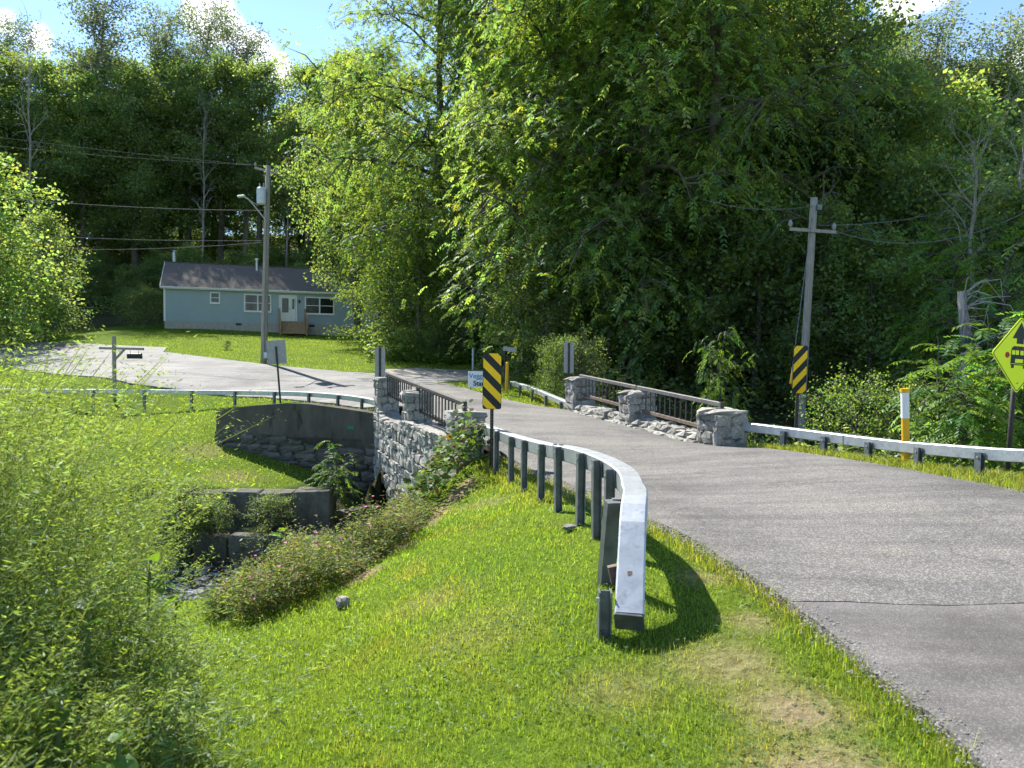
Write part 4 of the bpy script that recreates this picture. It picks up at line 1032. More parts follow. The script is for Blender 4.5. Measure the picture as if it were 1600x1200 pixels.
def window(px0, py0, px1, py1, lights, mats):
    (t0, z1), (t1, z0) = hz(px0, py0), hz(px1, py1); w, h = t1 - t0, z1 - z0; c = ((t0 + t1) / 2, (z0 + z1) / 2)
    m = MB(); f = .10
    for x in (t0 + f / 2, t1 - f / 2): m.box((x, -.055, c[1]), (f, .09, h))
    for z in (z0 + f / 2, z1 - f / 2): m.box((c[0], -.056, z), (w - 2 * f + .004, .09, f))
    for k in range(1, lights): m.box((t0 + w * k / lights, -.056, c[1]), (f, .088, h - 2 * f))
    win = m.build('window', M_white, house)
    for k in range(lights):
        xa, xb = t0 + w * k / lights + f * .6, t0 + w * (k + 1) / lights - f * .6
        MB().box(((xa + xb) / 2, -.028, c[1]), (xb - xa, .02, h - f * 1.2)).build('pane', mats[k % len(mats)], win)
        MB().box(((xa + xb) / 2, -.048, c[1]), (xb - xa, .03, .05)).build('sash_rail', M_white, win)
    MB().box((c[0], -.09, z0 - .02), (w + .08, .12, .05)).build('sill', M_white, win)
window(328.5, 456, 344.5, 474.5, 1, [M_glass]); window(381.5, 459, 424, 488, 2, [M_glass, M_curtain]); window(476, 463.5, 522, 492, 2, [M_curtain, M_glass]); window(548, 466, 572, 492, 1, [M_glass])
# entrance
(t0, z1), (t1, z0) = hz(438, 463), hz(462, 502)
w = t1 - t0
fr_ = MB()
fr_.box(((t0 + t1) / 2, -.05, z1 + .05), (w + .2, .1, .12)); fr_.box((t0 - .05, -.05, (z0 + z1) / 2), (.12, .1, z1 - z0)); fr_.box((t1 + .05, -.05, (z0 + z1) / 2), (.12, .1, z1 - z0)); fr_.box((t0 + w * .66, -.05, (z0 + z1) / 2), (.1, .1, z1 - z0))
door = fr_.build('door', M_white, house)
MB().box((t0 + w * .32, -.03, (z0 + z1) / 2), (w * .62, .05, z1 - z0)).build('door_leaf', M_white, door)
MB().box((t0 + w * .32, -.06, (z0 + z1) / 2 + .28), (w * .42, .02, (z1 - z0) * .58)).build('door_glass', M_curtain, door)
MB().box((t0 + w * .84, -.03, (z0 + z1) / 2), (w * .26, .05, z1 - z0)).build('side_panel', M_white, door)
MB().box((t0 + w * .84, -.06, (z0 + z1) / 2 + .4), (w * .15, .02, (z1 - z0) * .42)).build('side_light', M_glass, door)
MB().box((t0 + w * .60, -.075, z0 + 1.0), (.04, .06, .14)).build('handle', M_steel, door)
q = hz(467.5, 471); MB().box((q[0], -.08, q[1]), (.12, .14, .24), None, .02).build('wall_lantern', M_black, house)
q = hz(429, 470.5); MB().box((q[0], -.04, q[1]), (.28, .02, .10)).build('house_number', M_siding, house)
for px in (373, 487): q = hz(px, 500); MB().box((q[0], -.012, ZF - .14), (.42, .03, .18)).build('foundation_vent', M_black, house)
# wooden steps
nst = 5; sw = hz(476, 515)[0] - hz(436, 515)[0]; sx = (hz(436, 515)[0] + hz(476, 515)[0]) / 2
steps = MB().box((sx, -.35, z0 - .06), (sw - .1, .7, .05)).build('front_steps', M_lumber, house)
sh = (z0 + .15) / nst
for i in range(1, nst + 1):
    zz = z0 - .06 - sh * i
    MB().box((sx, -.7 - .27 * i + .13, zz), (sw - .1, .30, .04)).build('tread', M_lumber, steps)
    MB().box((sx, -.7 - .27 * i + .265, zz + sh * .48), (sw - .14, .02, sh * .9)).build('riser', M_lumber, steps)
for s_ in (-1, 1):
    x = sx + s_ * (sw / 2)
    MB().bar((x, -.75, z0 - .12), (x, -.75 - .27 * nst, -.05), .045, .25).build('stringer', M_lumber, steps)
    MB().bar((x, -.1, z0 + .95), (x, -.7, z0 + .95), .09, .045).build('handrail', M_lumber, steps); MB().bar((x, -.66, z0 + .95), (x, -.68 - .27 * nst, .90), .09, .045).build('handrail', M_lumber, steps)
    MB().bar((x, -.66, z0 + .45), (x, -.68 - .27 * nst, .40), .03, .09).build('handrail', M_lumber, steps)
    for y, zb, zt_ in ((-.08, -.2, z0 + 1.0), (-.68, -.3, z0 + 1.0), (-.68 - .27 * nst, -.4, .98)): MB().box((x, y, (zb + zt_) / 2), (.09, .09, zt_ - zb)).build('newel_post', M_lumber, steps)

# small things on the lawn
b = Vector((.42, 7.0, 0)); b = W(890, 813, 6.9)
def rock(loc, size, label, seed):
    bm = bmesh.new(); bmesh.ops.create_icosphere(bm, subdivisions=2, radius=.5); r = random.Random(seed)
    for v in bm.verts: v.co *= r.uniform(.8, 1.15)
    me = bpy.data.meshes.new('rock'); bm.to_mesh(me); bm.free(); me.materials.append(M_stone)
    o = link('rock', me, loc=loc, scale=size, rot=(0, 0, r.uniform(0, 6))); tag(o, label, 'rock')
x, y = P2(889, 812, 6.75); rock((x, y, gz(x, y) + .02), (.17, .10, .05), 'flat grey stone lying in the grass beside the curved guardrail', 1)
x, y = P2(535, 955, 6.3); rock((x, y, gz(x, y) + .03), (.15, .13, .12), 'pale stone at the edge of the lawn beside the pink weeds', 2)

# ------------------------------------------------------------------ vegetation
def norm(v): return v / (np.linalg.norm(v, axis=-1, keepdims=True) + 1e-9)
UPV = np.array([0, 0, 1.0])
class Leaves:
    def __init__(s): s.v = []; s.c = []
    def add(s, P, D, Nn, L, Wd, col, wide=.42, fold=0.0):
        """diamond leaves: P base, D direction, Nn normal"""
        n = len(P)
        if n == 0: return
        D = norm(D); S = norm(np.cross(D, Nn)); Nn = np.cross(S, D)
        L = np.broadcast_to(np.asarray(L, float).reshape(-1, 1), (n, 1)); Wd = np.broadcast_to(np.asarray(Wd, float).reshape(-1, 1), (n, 1))
        mid = P + D * L * wide + Nn * (fold * L)
        v = np.stack([P, mid + S * Wd / 2, P + D * L, mid - S * Wd / 2], 1)
        s.v.append(v.reshape(-1, 3).astype(np.float32))
        c = np.broadcast_to(np.asarray(col, float), (n, 3)); s.c.append(np.repeat(c, 4, 0).astype(np.float32))
    def mesh(s, name, mat):
        v = np.concatenate(s.v); c = np.concatenate(s.c); f = np.arange(len(v)).reshape(-1, 4)
        return mesh_np(name, v, f, mat, c)
def rv(rng, n): return norm(rng.normal(size=(n, 3)))
def leafcol(rng, n, spread=.28, yellow=.0):
    b = np.exp(rng.normal(0, spread, (n, 1))); h = rng.normal(0, .10, (n, 1))
    c = np.concatenate([b * (1 + h * 1.2 + yellow), b * (1 + h * .2), b * (1 - h)], 1)
    return np.clip(c, .2, 3)
class Skel:
    """tapered tubes for trunk and limbs"""
    def __init__(s): s.v = []; s.f = []; s.n = 0
    def tube(s, pts, rad_, sides):
        pts = np.asarray(pts, float); k = len(pts); t = norm(np.gradient(pts, axis=0))
        ref = np.where(np.abs(t[:, 2:3]) > .9, np.array([[1.0, 0, 0]]), UPV[None]); a = norm(np.cross(t, ref)); b = np.cross(t, a)
        an = np.arange(sides) * 2 * np.pi / sides
        ring = pts[:, None] + (a[:, None] * np.cos(an)[None, :, None] + b[:, None] * np.sin(an)[None, :, None]) * np.asarray(rad_, float)[:, None, None]
        s.v.append(ring.reshape(-1, 3)); i = np.arange(k * sides).reshape(k, sides) + s.n; j = np.roll(i, -1, 1)
        s.f.append(np.stack([i[:-1], j[:-1], j[1:], i[1:]], -1).reshape(-1, 4)); s.n += k * sides
    def mesh(s, name, mat): return mesh_np(name, np.concatenate(s.v), np.concatenate(s.f), mat, smooth=True)
def grow(seed, H, r0, base_f, R, n_limb, n_sub, prof, rise=(.15, .7), trunk_bend=.03, droop=0.0, fork=None, twig=True, lean=(0, 0)):
    """trunk, limbs, branches; returns skeleton and leaf anchors with outward directions"""
    rng = np.random.default_rng(seed); sk = Skel(); A = []; AD = []
    k = 11; zz = np.linspace(0, 1, k)
    wob = np.cumsum(rng.normal(0, trunk_bend, (k, 2)), 0) * H * .12; wob[0] = 0
    tr = np.c_[wob[:, 0] + lean[0] * zz * H, wob[:, 1] + lean[1] * zz * H, zz * H * .93]
    sk.tube(np.r_[[tr[0] - [0, 0, .5]], tr], np.r_[r0 * 1.35, r0 * 1.25, r0 * (1 - zz[1:]) ** .75 + .012], 9)
    tp_ = lambda f: np.array([np.interp(f * .93, tr[:, 2] / H, tr[:, i]) for i in range(3)])
    az = rng.uniform(0, 6.28)
    for i in range(n_limb):
        f = base_f + (1 - base_f) * (i + rng.uniform(0, .8)) / n_limb; cf = (f - base_f) / (1 - base_f)
        az += 2.4 + rng.normal(0, .35)
        ln = R * prof(cf) * rng.uniform(.75, 1.15); rs = rise[0] + (rise[1] - rise[0]) * cf + rng.normal(0, .1)
        d0 = np.array([math.cos(az), math.sin(az), rs]); d0 /= np.linalg.norm(d0); p = tp_(min(f, .98)); n = 6; pts = [p]; d = d0.copy()
        for j in range(n):
            d = d + rng.normal(0, .13, 3) + np.array([0, 0, -.05 - droop * .12 + .06 * (j < 2)]); d /= np.linalg.norm(d); pts.append(pts[-1] + d * ln / n)
        pts = np.array(pts); lr = max(r0 * .42 * (1 - cf * .7), .03)
        sk.tube(pts, lr * (1 - np.linspace(0, .9, n + 1)), 5)
        for q in range(n_sub):
            g = .08 + .92 * (q + rng.uniform(0, .9)) / n_sub; g = min(g, .99); bp_ = pts[int(g * n)] + (pts[min(int(g * n) + 1, n)] - pts[int(g * n)]) * (g * n % 1)
            bd = norm(d0 * .7 + rng.normal(0, .75, 3) + np.array([0, 0, .15 - droop * .5])); bl = ln * (.50 - .26 * g) * rng.uniform(.7, 1.3) + .35
            mp_ = bp_ + bd * bl * .5 + rng.normal(0, .06, 3) * bl; ep = mp_ + norm(bd + np.array([0, 0, -.2 - droop])) * bl * .5
            if twig: sk.tube(np.array([bp_, mp_, ep]), [lr * .32 + .008, lr * .2 + .006, .006], 4)
            m = max(3, int(bl * 3.2))
            for t in np.linspace(.25, 1.05, m):
                a_ = bp_ + (mp_ - bp_) * min(t * 2, 1) + (ep - mp_) * max(t * 2 - 1, 0); A.append(a_); AD.append(bd)
        A.append(pts[-1]); AD.append(d)
    return sk, np.array(A), norm(np.array(AD)), rng
def crown_broad(A, AD, rng, mat, per, L, spread, name='crown', fill=1.0, up=.9, yellow=0.0):
    lv = Leaves(); n = len(A) * per; P = np.repeat(A, per, 0) + rng.normal(0, spread, (n, 3)) * np.array([1, 1, .7])
    D = norm(np.repeat(AD, per, 0) * .5 + rng.normal(0, .7, (n, 3)) + np.array([0, 0, -.25])); Nn = norm(UPV * up + rng.normal(0, .6, (n, 3)))
    l = L * rng.uniform(.65, 1.3, n); cl = np.repeat(leafcol(rng, len(A), .16, yellow), per, 0) * leafcol(rng, n, .2)
    lv.add(P, D, Nn, l, l * .72, cl); return lv.mesh(name, mat)
def crown_compound(A, AD, rng, mat, per, Lr, npair, spread, name='crown', leaflet=.115, lw=.36, droop=.55, yellow=0.0, spin=.8):
    """pinnate leaves: a drooping axis with paired leaflets"""
    lv = Leaves(); n = len(A) * per; P = np.repeat(A, per, 0) + rng.normal(0, spread, (n, 3)) * np.array([1, 1, .7])
    D = norm(np.repeat(AD, per, 0) * np.array([.8, .8, .3]) + rng.normal(0, spin, (n, 3)) * np.array([1, 1, .45])); ll = Lr * rng.uniform(.7, 1.25, n)[:, None]
    S = norm(np.cross(D, UPV)); cl = np.repeat(leafcol(rng, len(A), .16, yellow), per, 0) * leafcol(rng, n, .18)
    for j in range(npair):
        t = (j + 1) / npair
        q = P + D * ll * t - UPV * ll * droop * t * t; tang = norm(D - UPV * 2 * droop * t)
        for s_ in (-1, 1):
            d = norm(S * s_ * .85 + tang * .55 - UPV * .35 + rng.normal(0, .12, (n, 3))); nn = norm(np.cross(S, tang) * 1 + UPV * .5 + rng.normal(0, .25, (n, 3)))
            L_ = leaflet * rng.uniform(.8, 1.15, n) * (1.05 - .35 * abs(t - .55)); lv.add(q, d, nn, L_ * (Lr / .36), L_ * lw * (Lr / .36), cl)
    return lv.mesh(name, mat)
oval = lambda c: (math.sin(math.pi * min(1, .12 + .86 * c)) ** .7) * (1.05 - .35 * c)
low = lambda c: (1 - c) ** .45 * (.75 + .35 * c) + .06
colm = lambda c: .35 + .65 * math.sin(math.pi * (.15 + .8 * c)) - .3 * c
vase = lambda c: .45 + .65 * c - .35 * c * c
PROTO = {}
def proto(key, H, sk, crown, extra=None): PROTO[key] = (H, sk, crown)
sk, A, AD, r = grow(101, 20, .36, .10, 7.4, 40, 9, low, (-.12, .8), droop=.45); proto('walnut', 20, sk.mesh('trunk', M_bark), crown_compound(A, AD, r, M_leafA, 4, .42, 5, .55, leaflet=.145, lw=.44))
sk, A, AD, r = grow(102, 20, .33, .16, 6.6, 36, 9, oval, (-.05, .9), droop=.3); proto('ash', 20, sk.mesh('trunk', M_bark), crown_compound(A, AD, r, M_leafA, 4, .40, 5, .60, leaflet=.145, lw=.46))
sk, A, AD, r = grow(103, 20, .30, .22, 5.6, 34, 8, oval, (.1, .9)); proto('maple', 20, sk.mesh('trunk', M_bark), crown_broad(A, AD, r, M_leafB, 30, .19, .45))
sk, A, AD, r = grow(104, 24, .30, .38, 5.2, 30, 8, oval, (.25, 1.1)); proto('tall', 24, sk.mesh('trunk', M_bark), crown_broad(A, AD, r, M_leafB, 20, .21, .42))
sk, A, AD, r = grow(105, 24, .24, .34, 4.2, 26, 8, vase, (.5, 1.5), trunk_bend=.05); proto('airy', 24, sk.mesh('trunk', M_pale), crown_broad(A, AD, r, M_leafC, 16, .18, .40, up=.4))
sk, A, AD, r = grow(106, 11, .16, .08, 4.4, 26, 8, low, (.0, .9), droop=.2); proto('sapling', 11, sk.mesh('trunk', M_bark), crown_broad(A, AD, r, M_leafD, 18, .15, .30, yellow=.12))
sk, A, AD, r = grow(107, 11, .15, .05, 4.0, 28, 7, low, (-.05, .9), droop=.3); proto('understory', 11, sk.mesh('trunk', M_bark), crown_broad(A, AD, r, M_leafB, 18, .19, .34))
sk, A, AD, r = grow(108, 18, .20, .30, 4.2, 18, 6, vase, (.7, 1.9), trunk_bend=.05); dead = sk.mesh('trunk', M_pale); PROTO['dead'] = (18, dead, None)
sk, A, AD, r = grow(109, 3, .05, .04, 1.7, 20, 7, low, (.1, 1.0)); proto('shrub', 3, sk.mesh('stem', M_bark), crown_broad(A, AD, r, M_leafB, 18, .07, .14))
sk, A, AD, r = grow(110, 3, .05, .04, 1.8, 20, 7, low, (.1, 1.0)); proto('pale_shrub', 3, sk.mesh('stem', M_bark), crown_broad(A, AD, r, M_leafD, 18, .07, .14, yellow=.05))
sk, A, AD, r = grow(111, 2.6, .04, .25, 1.0, 13, 3, vase, (.5, 1.2)); proto('sumac', 2.6, sk.mesh('stem', M_bark), crown_compound(A, AD, r, M_vine, 1, .62, 9, .10, leaflet=.105, lw=.30, droop=.42, spin=.5))
sk, A, AD, r = grow(112, 9, .13, .30, 3.2, 18, 5, vase, (.2, 1.0), droop=.3); proto('sumac_tree', 9, sk.mesh('trunk', M_bark), crown_compound(A, AD, r, M_vine, 1, .75, 8, .25, leaflet=.12, lw=.32, droop=.5, spin=.6))
NAMES = {'walnut': ('walnut_tree', 'tree'), 'ash': ('ash_tree', 'tree'), 'maple': ('maple_tree', 'tree'), 'tall': ('forest_tree', 'tree'), 'airy': ('poplar_tree', 'tree'), 'sapling': ('young_tree', 'tree'),
         'understory': ('understory_tree', 'tree'), 'dead': ('dead_tree', 'tree'), 'shrub': ('shrub', 'shrub'), 'pale_shrub': ('shrub', 'shrub'), 'sumac': ('sumac_bush', 'shrub'), 'sumac_tree': ('sumac_tree', 'tree')}
rt = random.Random(77)
def plant(key, x, y, H, label, group=None, sx=1.0, rz=None, z=None, tilt=None):
    h0, sk_, cr = PROTO[key]; nm, cat = NAMES[key]; s = H / h0
    o = empty(nm, (x, y, (gz(x, y) if z is None else z)), rt.uniform(0, 6.28) if rz is None else rz, label, cat, group)
    if tilt: o.rotation_euler = (tilt[0], tilt[1], o.rotation_euler[2])
    o.scale = (s * sx, s * sx, s)
    link('trunk' if cat == 'tree' else 'stem', sk_, o)
    if cr: link('crown' if cat == 'tree' else 'foliage', cr, o)
    return o
def plantpx(key, px, y, H, label, group=None, **kw):
    x = (px - 800) / F_PX * y
    if px > 1370 and y > 30: H = min(H, 1.6 + (.45 if 'airy' == key else .40) * y - gz(x, y))
    elif px > 1250 and y > 38: H = min(H, 1.6 + .48 * y - gz(x, y))
    return plant(key, x, y, H, label, group, **kw)

# big trees past the bridge
plantpx('walnut', 1000, 33, 26, 'huge drooping walnut tree with dark trunk just past the far right pier', sx=.95, rz=.3)
plantpx('ash', 1120, 32, 26, 'broad ash tree with pale bark trunk behind the bridge railing', sx=.90, rz=2.0)
plantpx('walnut', 860, 35, 23, 'drooping walnut tree overhanging the gravel drive and street sign', sx=.86, rz=4.0)
plantpx('ash', 690, 46, 26, 'tall ash tree at the right end of the blue house', sx=.95, rz=1.0)
plantpx('walnut', 800, 44, 27, 'tallest drooping tree behind the meadow weeds', sx=.9, rz=5.2)
plantpx('sapling', 608, 46, 10.0, 'yellow-green young tree covering the right end of the blue house', sx=1.05, rz=.7)
plantpx('sapling', 655, 42, 8.5, 'yellow-green young tree in front of the tall ash above the meadow', sx=1.05, rz=2.7)
plantpx('maple', 560, 58, 22, 'round maple close behind the right end of the blue house', sx=.8)
plantpx('understory', 760, 42, 8, 'low dark tree filling the shade behind the pipe marker', sx=1.2)
plantpx('understory', 850, 31, 6.5, 'low dark tree close behind the far approach rail', sx=1.15)
plantpx('maple', 1240, 37, 23, 'dark maple right behind the leaning utility pole', sx=.95)
plantpx('maple', 1390, 33, 20.5, 'maple with yellowish top between the leaning pole and the bare tree', sx=.95, rz=2.2)
plantpx('airy', 1440, 41, 24.5, 'silvery poplar rising over the maples beside the bare tree', sx=1.15)
plantpx('airy', 1560, 40, 23.5, 'silvery poplar rising behind the yellow diamond sign', sx=1.2)
plantpx('dead', 1530, 24, 11.8, 'bare grey tree without leaves standing in the woods', sx=1.0, rz=1.0)
plantpx('dead', 1590, 26, 13.0, 'taller bare grey tree beside the silvery poplar', sx=.8, rz=3.0)
plantpx('dead', 1290, 28, 8.8, 'small bare tree behind the crossarm of the leaning pole', sx=.7, rz=2.0)
plantpx('sumac_tree', 1570, 20, 8.2, 'leafy sumac tree hanging over the yellow diamond sign', sx=1.0, rz=1.3)
plantpx('sumac_tree', 1470, 24.5, 7.6, 'leafy sumac tree behind the pale snag', sx=1.05, rz=3.1)
plantpx('sumac_tree', 1130, 21, 4.6, 'slender sumac standing right behind the near railing panel', sx=.6, rz=.4)
for px, y, H, k in ((1180, 30, 9, 'understory'), (1290, 28, 8, 'understory'), (1360, 26, 7, 'understory'), (1440, 30, 9.5, 'understory'), (1560, 27, 9, 'understory'), (1640, 24, 10, 'understory'), (950, 31, 7.5, 'understory'), (1060, 32, 9, 'understory'), (1330, 36, 12, 'understory'), (1500, 36, 13, 'understory')):
    plantpx(k, px, y, H, 'dark leafy understory tree in the woods right of the bridge', 'understory trees right of the bridge', sx=rt.uniform(1, 1.25))
# woods behind those
for i in range(34):
    px = 840 + (i * 53) % 920 + rt.uniform(-20, 20); y = 42 + (i % 5) * 7 + rt.uniform(-2, 2); k = ('maple', 'ash', 'tall', 'maple', 'understory')[i % 5]
    plantpx(k, px, y, {'understory': 13}.get(k, rt.uniform(19, 24)), 'tall leafy tree deep in the woods right of the bridge', 'trees deep in the right woods', sx=rt.uniform(.9, 1.2))
# woods behind the house
left_row = [('maple', -40, 70, 22, 1.1), ('ash', 15, 74, 25.0, 1.0), ('dead', 55, 66, 26, .5), ('maple', 75, 73, 24, 1.1), ('airy', 165, 76, 31, 1.15), ('tall', 130, 71, 23, 1.1), ('maple', 215, 72, 23.5, 1.1), ('airy', 260, 79, 29.5, 1.15), ('tall', 295, 74, 25, 1.1), ('tall', 345, 76, 25.5, 1.2),
            ('airy', 385, 80, 28.0, 1.1), ('tall', 405, 73, 25, 1.1), ('tall', 480, 68, 24.5, 1.1), ('maple', 540, 76, 26, 1.0), ('ash', 590, 72, 27, 1.0), ('dead', 322, 70, 20, .5), ('airy', 20, 80, 28, 1.2), ('maple', -90, 66, 22, 1.1), ('tall', -160, 68, 24, 1.2), ('dead', 452, 69, 21, .55), ('airy', 330, 84, 31, 1.1), ('maple', 165, 80, 26, 1.2), ('tall', 250, 80, 26, 1.3)]
LAB = {'tall': ('slim forest tree with high crown behind the blue house', 'slim trees behind the blue house'), 'maple': ('dense dark maple in the woods behind the blue house', 'maples behind the blue house'),
       'airy': ('tall airy grey-green poplar rising over the woods behind the blue house', 'poplars behind the blue house'), 'ash': ('feathery ash tree in the woods behind the blue house', 'ash trees behind the blue house'), 'dead': ('bare grey trunk with thin branches in the woods behind the house', 'bare trees behind the blue house')}
for k, px, y, H, sx_ in left_row:
    g0 = gz((px - 800) / F_PX * y, y); top_ = (H + g0 - 1.6) * 1.11 + 1.6; y = y * 1.11; H = top_ - gz((px - 800) / F_PX * y, y)
    plantpx(k, px, y, H, LAB[k][0], LAB[k][1], sx=sx_ * rt.uniform(.93, 1.07))
for i in range(20):
    px = -120 + (i * 101) % 860 + rt.uniform(-20, 20); y = 84 + (i % 4) * 7 + rt.uniform(-2, 2); k = ('maple', 'ash', 'tall')[i % 3]
    plantpx(k, px, y, rt.uniform(18.5, 22), 'distant tree deep in the woods behind the blue house', 'trees deep behind the blue house', sx=rt.uniform(.9, 1.2))
for i in range(24):
    px = -60 + i * 29 + rt.uniform(-12, 12); y = 70.5 + (i % 3) * 3.5
    plantpx('understory', px, y, rt.uniform(4.0, 6.5), 'low dark undergrowth tree along the wood edge behind the house', 'undergrowth trees behind the house', sx=rt.uniform(1.1, 1.4))
for i in range(16):
    plantpx('understory', -90 + i * 46 + rt.uniform(-14, 14), 96 + (i % 3) * 5, rt.uniform(10, 13), 'bushy tree closing the far back of the woods behind the house', 'bushy trees at the back of the woods', sx=rt.uniform(1.2, 1.5))
# left edge
plantpx('understory', -25, 46, 12.5, 'leafy dark green tree leaning over the far road by the lawn', sx=1.15, rz=1.0)
plantpx('understory', 70, 54, 9.0, 'rounded green tree at the left end of the house lawn', sx=1.15, rz=2.2)
plantpx('understory', 15, 50, 6.5, 'low dark tree at the road bend beside the lawn', sx=1.4)
plantpx('shrub', 228, 58, 3.0, 'dark shrub at the left corner of the blue house', sx=1.1)
plantpx('pale_shrub', 205, 61, 2.6, 'pale shrub beside the dark shrub at the house corner', sx=1.0)
plantpx('shrub', 355, 44, .55, 'tiny bush alone in the house lawn', sx=1.3)
# meadow clump by the drive
plantpx('pale_shrub', 720, 40.5, 2.7, 'bright leafy bush beside the pale pipe marker', sx=1.0)
plantpx('shrub', 615, 43, 2.4, 'shrub at the left end of the meadow weeds', sx=1.1)
for px, y, H in ((640, 40.5, 1.7), (675, 40, 1.6), (695, 41, 1.9)): plantpx('pale_shrub', px, y, H, 'pale weedy bush in the meadow clump across the drive', 'meadow bushes across the drive', sx=1.3)
# shrubs behind the right rail
plantpx('pale_shrub', 1340, 15.2, 2.4, 'rounded green shrub behind the roadside rail left of the yellow marker', sx=.95, rz=.5)
plantpx('pale_shrub', 1268, 16.5, 1.9, 'small pale shrub behind the right striped hazard marker', sx=.9)
plantpx('shrub', 1425, 14.6, 1.9, 'small green shrub behind the yellow marker post', sx=.9)
plantpx('pale_shrub', 1195, 19, 2.6, 'light leafy shrub beyond the near stone pier', sx=.9)
for px, y, H, lab in ((1470, 11.9, 1.75, 'lush sumac bush with long leaves between yellow marker and diamond sign'), (1545, 12.4, 2.3, 'taller sumac bush right behind the yellow diamond sign post'), (1620, 11.5, 2.2, 'sumac bush at the far end of the roadside rail'), (1510, 11.2, 1.35, 'low sumac bush with fans of leaves close behind the roadside rail')):
    plantpx('sumac', px, y, H, lab, sx=1.05)
plantpx('sumac', 524, 17.7, 1.4, 'young sumac growing at the foot of the wing wall', sx=.95, z=-2.45)
for px, y, H, zz in ((285, 16.5, 1.1, -2.6), (325, 16.3, .9, -2.6), (425, 16.6, .9, -2.6), (255, 15.8, 1.3, -2.9)): plantpx('shrub', px, y, H, 'small leafy shrub growing over the creek wall blocks', 'shrubs on the creek walls', sx=1.3, z=zz)
plantpx('shrub', 905, 24, 2.2, 'leafy shrub beside the far right stone pier', sx=1.0)
plantpx('pale_shrub', 868, 24, 1.9, 'yellowish shrub behind the far approach rail', sx=.8)
# pale snag in the right woods
b = W(1490, 600, 18); t = W(1507, 455, 18)
th = Thing('tree_snag', (b.x, b.y, gz(b.x, b.y)), 'pale broken tree snag wrapped in bare vines', 'tree')
p0 = Vector((b.x, b.y, gz(b.x, b.y) - .3)); t = Vector((t.x, t.y, t.z))
pts = [p0.lerp(t, i / 6) + Vector((.12 * math.sin(i * 1.7), 0, 0)) for i in range(7)]
th.add(MB().tube(pts, [.27, .24, .21, .19, .165, .13, .08], 10), 'trunk', M_pale, smooth=True)
m = MB(); rs = random.Random(4)
for i in range(70):
    f = rs.uniform(.35, 1.0); q = p0.lerp(t, f); a = rs.uniform(-.5, 2.0); d = Vector((math.cos(a), rs.uniform(-1, .3), rs.uniform(-.2, .8))); l = rs.uniform(.5, 1.4)
    e = q + d * l * .6; e2 = e + Vector((rs.uniform(-.3, .4), rs.uniform(-.3, .2), rs.uniform(-.7, .1)))
    m.tube([q, q + d * l * .3 + Vector((0, 0, .12)), e, e2], [.02, .016, .012, .006], 3, cap=False)
o = th.add(m, 'bare_vines', M_pale); o['kind'] = 'stuff'

# ---- ground plants
FM_AT = lambda x, y: forest_mask(x, y)
def cam_scatter(rng, n, r0, r1, half, cx=0, cy=0):
    r = np.exp(rng.uniform(math.log(r0), math.log(r1), n)); a = rng.uniform(-half, half, n)
    return cx + r * np.sin(a), cy + r * np.cos(a)
def off_roads(x, y, grow_=0.0):
    ok = np.ones(x.shape, bool)
    for p in ROADS:
        ok &= ~in_poly(x, y, p)
        if grow_: ok &= seg_d(x, y, p) > grow_
    return ok
def in_bridge(x, y):
    q = [(aL - dL * .3 + nL * .3), (aL + dL * (LL + .3) + nL * .3), (aR + dR * (LR + .3) + nR * .3), (aR - dR * .3 + nR * .3)]
    return in_poly(x, y, [(v.x, v.y) for v in q])
def grass_mesh(name, x, y, h, w, rng, col, lean_amt=.7, sub=0.03):
    n = len(x); z = ground_h(x, y) - sub
    a = rng.uniform(0, 6.28, n); P = np.c_[x, y, z]; S = np.c_[np.cos(a), np.sin(a), np.zeros(n)] * w[:, None] / 2
    b = rng.uniform(0, 6.28, n); ln = np.abs(rng.normal(0, lean_amt, n))
    mid = P + np.c_[np.cos(b) * ln * .3, np.sin(b) * ln * .3, np.ones(n)] * (h * .55)[:, None]; tip = P + np.c_[np.cos(b) * ln, np.sin(b) * ln, np.ones(n) * .95] * h[:, None]
    v = np.stack([P - S, P + S, mid + S * .7, tip, mid - S * .7], 1).reshape(-1, 3); i = np.arange(n)[:, None] * 5
    q = np.concatenate([i + np.array([[0, 1, 2, 4]]), ], 0); tr = i + np.array([[4, 2, 3, 3]])
    me = bpy.data.meshes.new(name)
    f3 = np.concatenate([i + np.array([[0, 1, 2]]), i + np.array([[0, 2, 4]]), i + np.array([[4, 2, 3]])], 0)
    return mesh_np(name, v, f3, M_grass, np.repeat(col, 5, 0))
rng = np.random.default_rng(5)
x, y = cam_scatter(rng, 380000, 1.5, 30, rad(50))
dd_, ss_, _ = creek_d(x, y)
keep = off_roads(x, y) & ~in_bridge(x, y) & (FM_AT(x, y) < .5) & ~((dd_ < 3.4) & (ss_ < 0)) & (dd_ > 2.3)
dm = dirt_mask(x, y); keep &= rng.uniform(0, 1, len(x)) > dm * .8
x, y = x[keep], y[keep]; dm = dm[keep]; d = np.hypot(x, y)
h = (.030 + .032 * fbm(x * 1.5, y * 1.5, 8)) * rng.uniform(.6, 1.35, len(x)) * (1 + .010 * d); h *= 1 - .4 * dm
edge = seg_d(x, y, road_poly); edge = np.minimum(edge, seg_d(x, y, near_poly)); h *= 1 + .7 * np.clip(1 - edge / .25, 0, 1) * (rng.uniform(0, 1, len(x)) < .5)
w = .0042 * np.maximum(1, d / 3.3) * rng.uniform(.7, 1.3, len(x))
patch = fbm(x * .8, y * .8, 31)[:, None]; dry = np.clip(dm * 1.2 + np.clip(fbm(x * 2.2, y * 2.2, 33) - .60, 0, 1) * 2.2, 0, 1)[:, None]
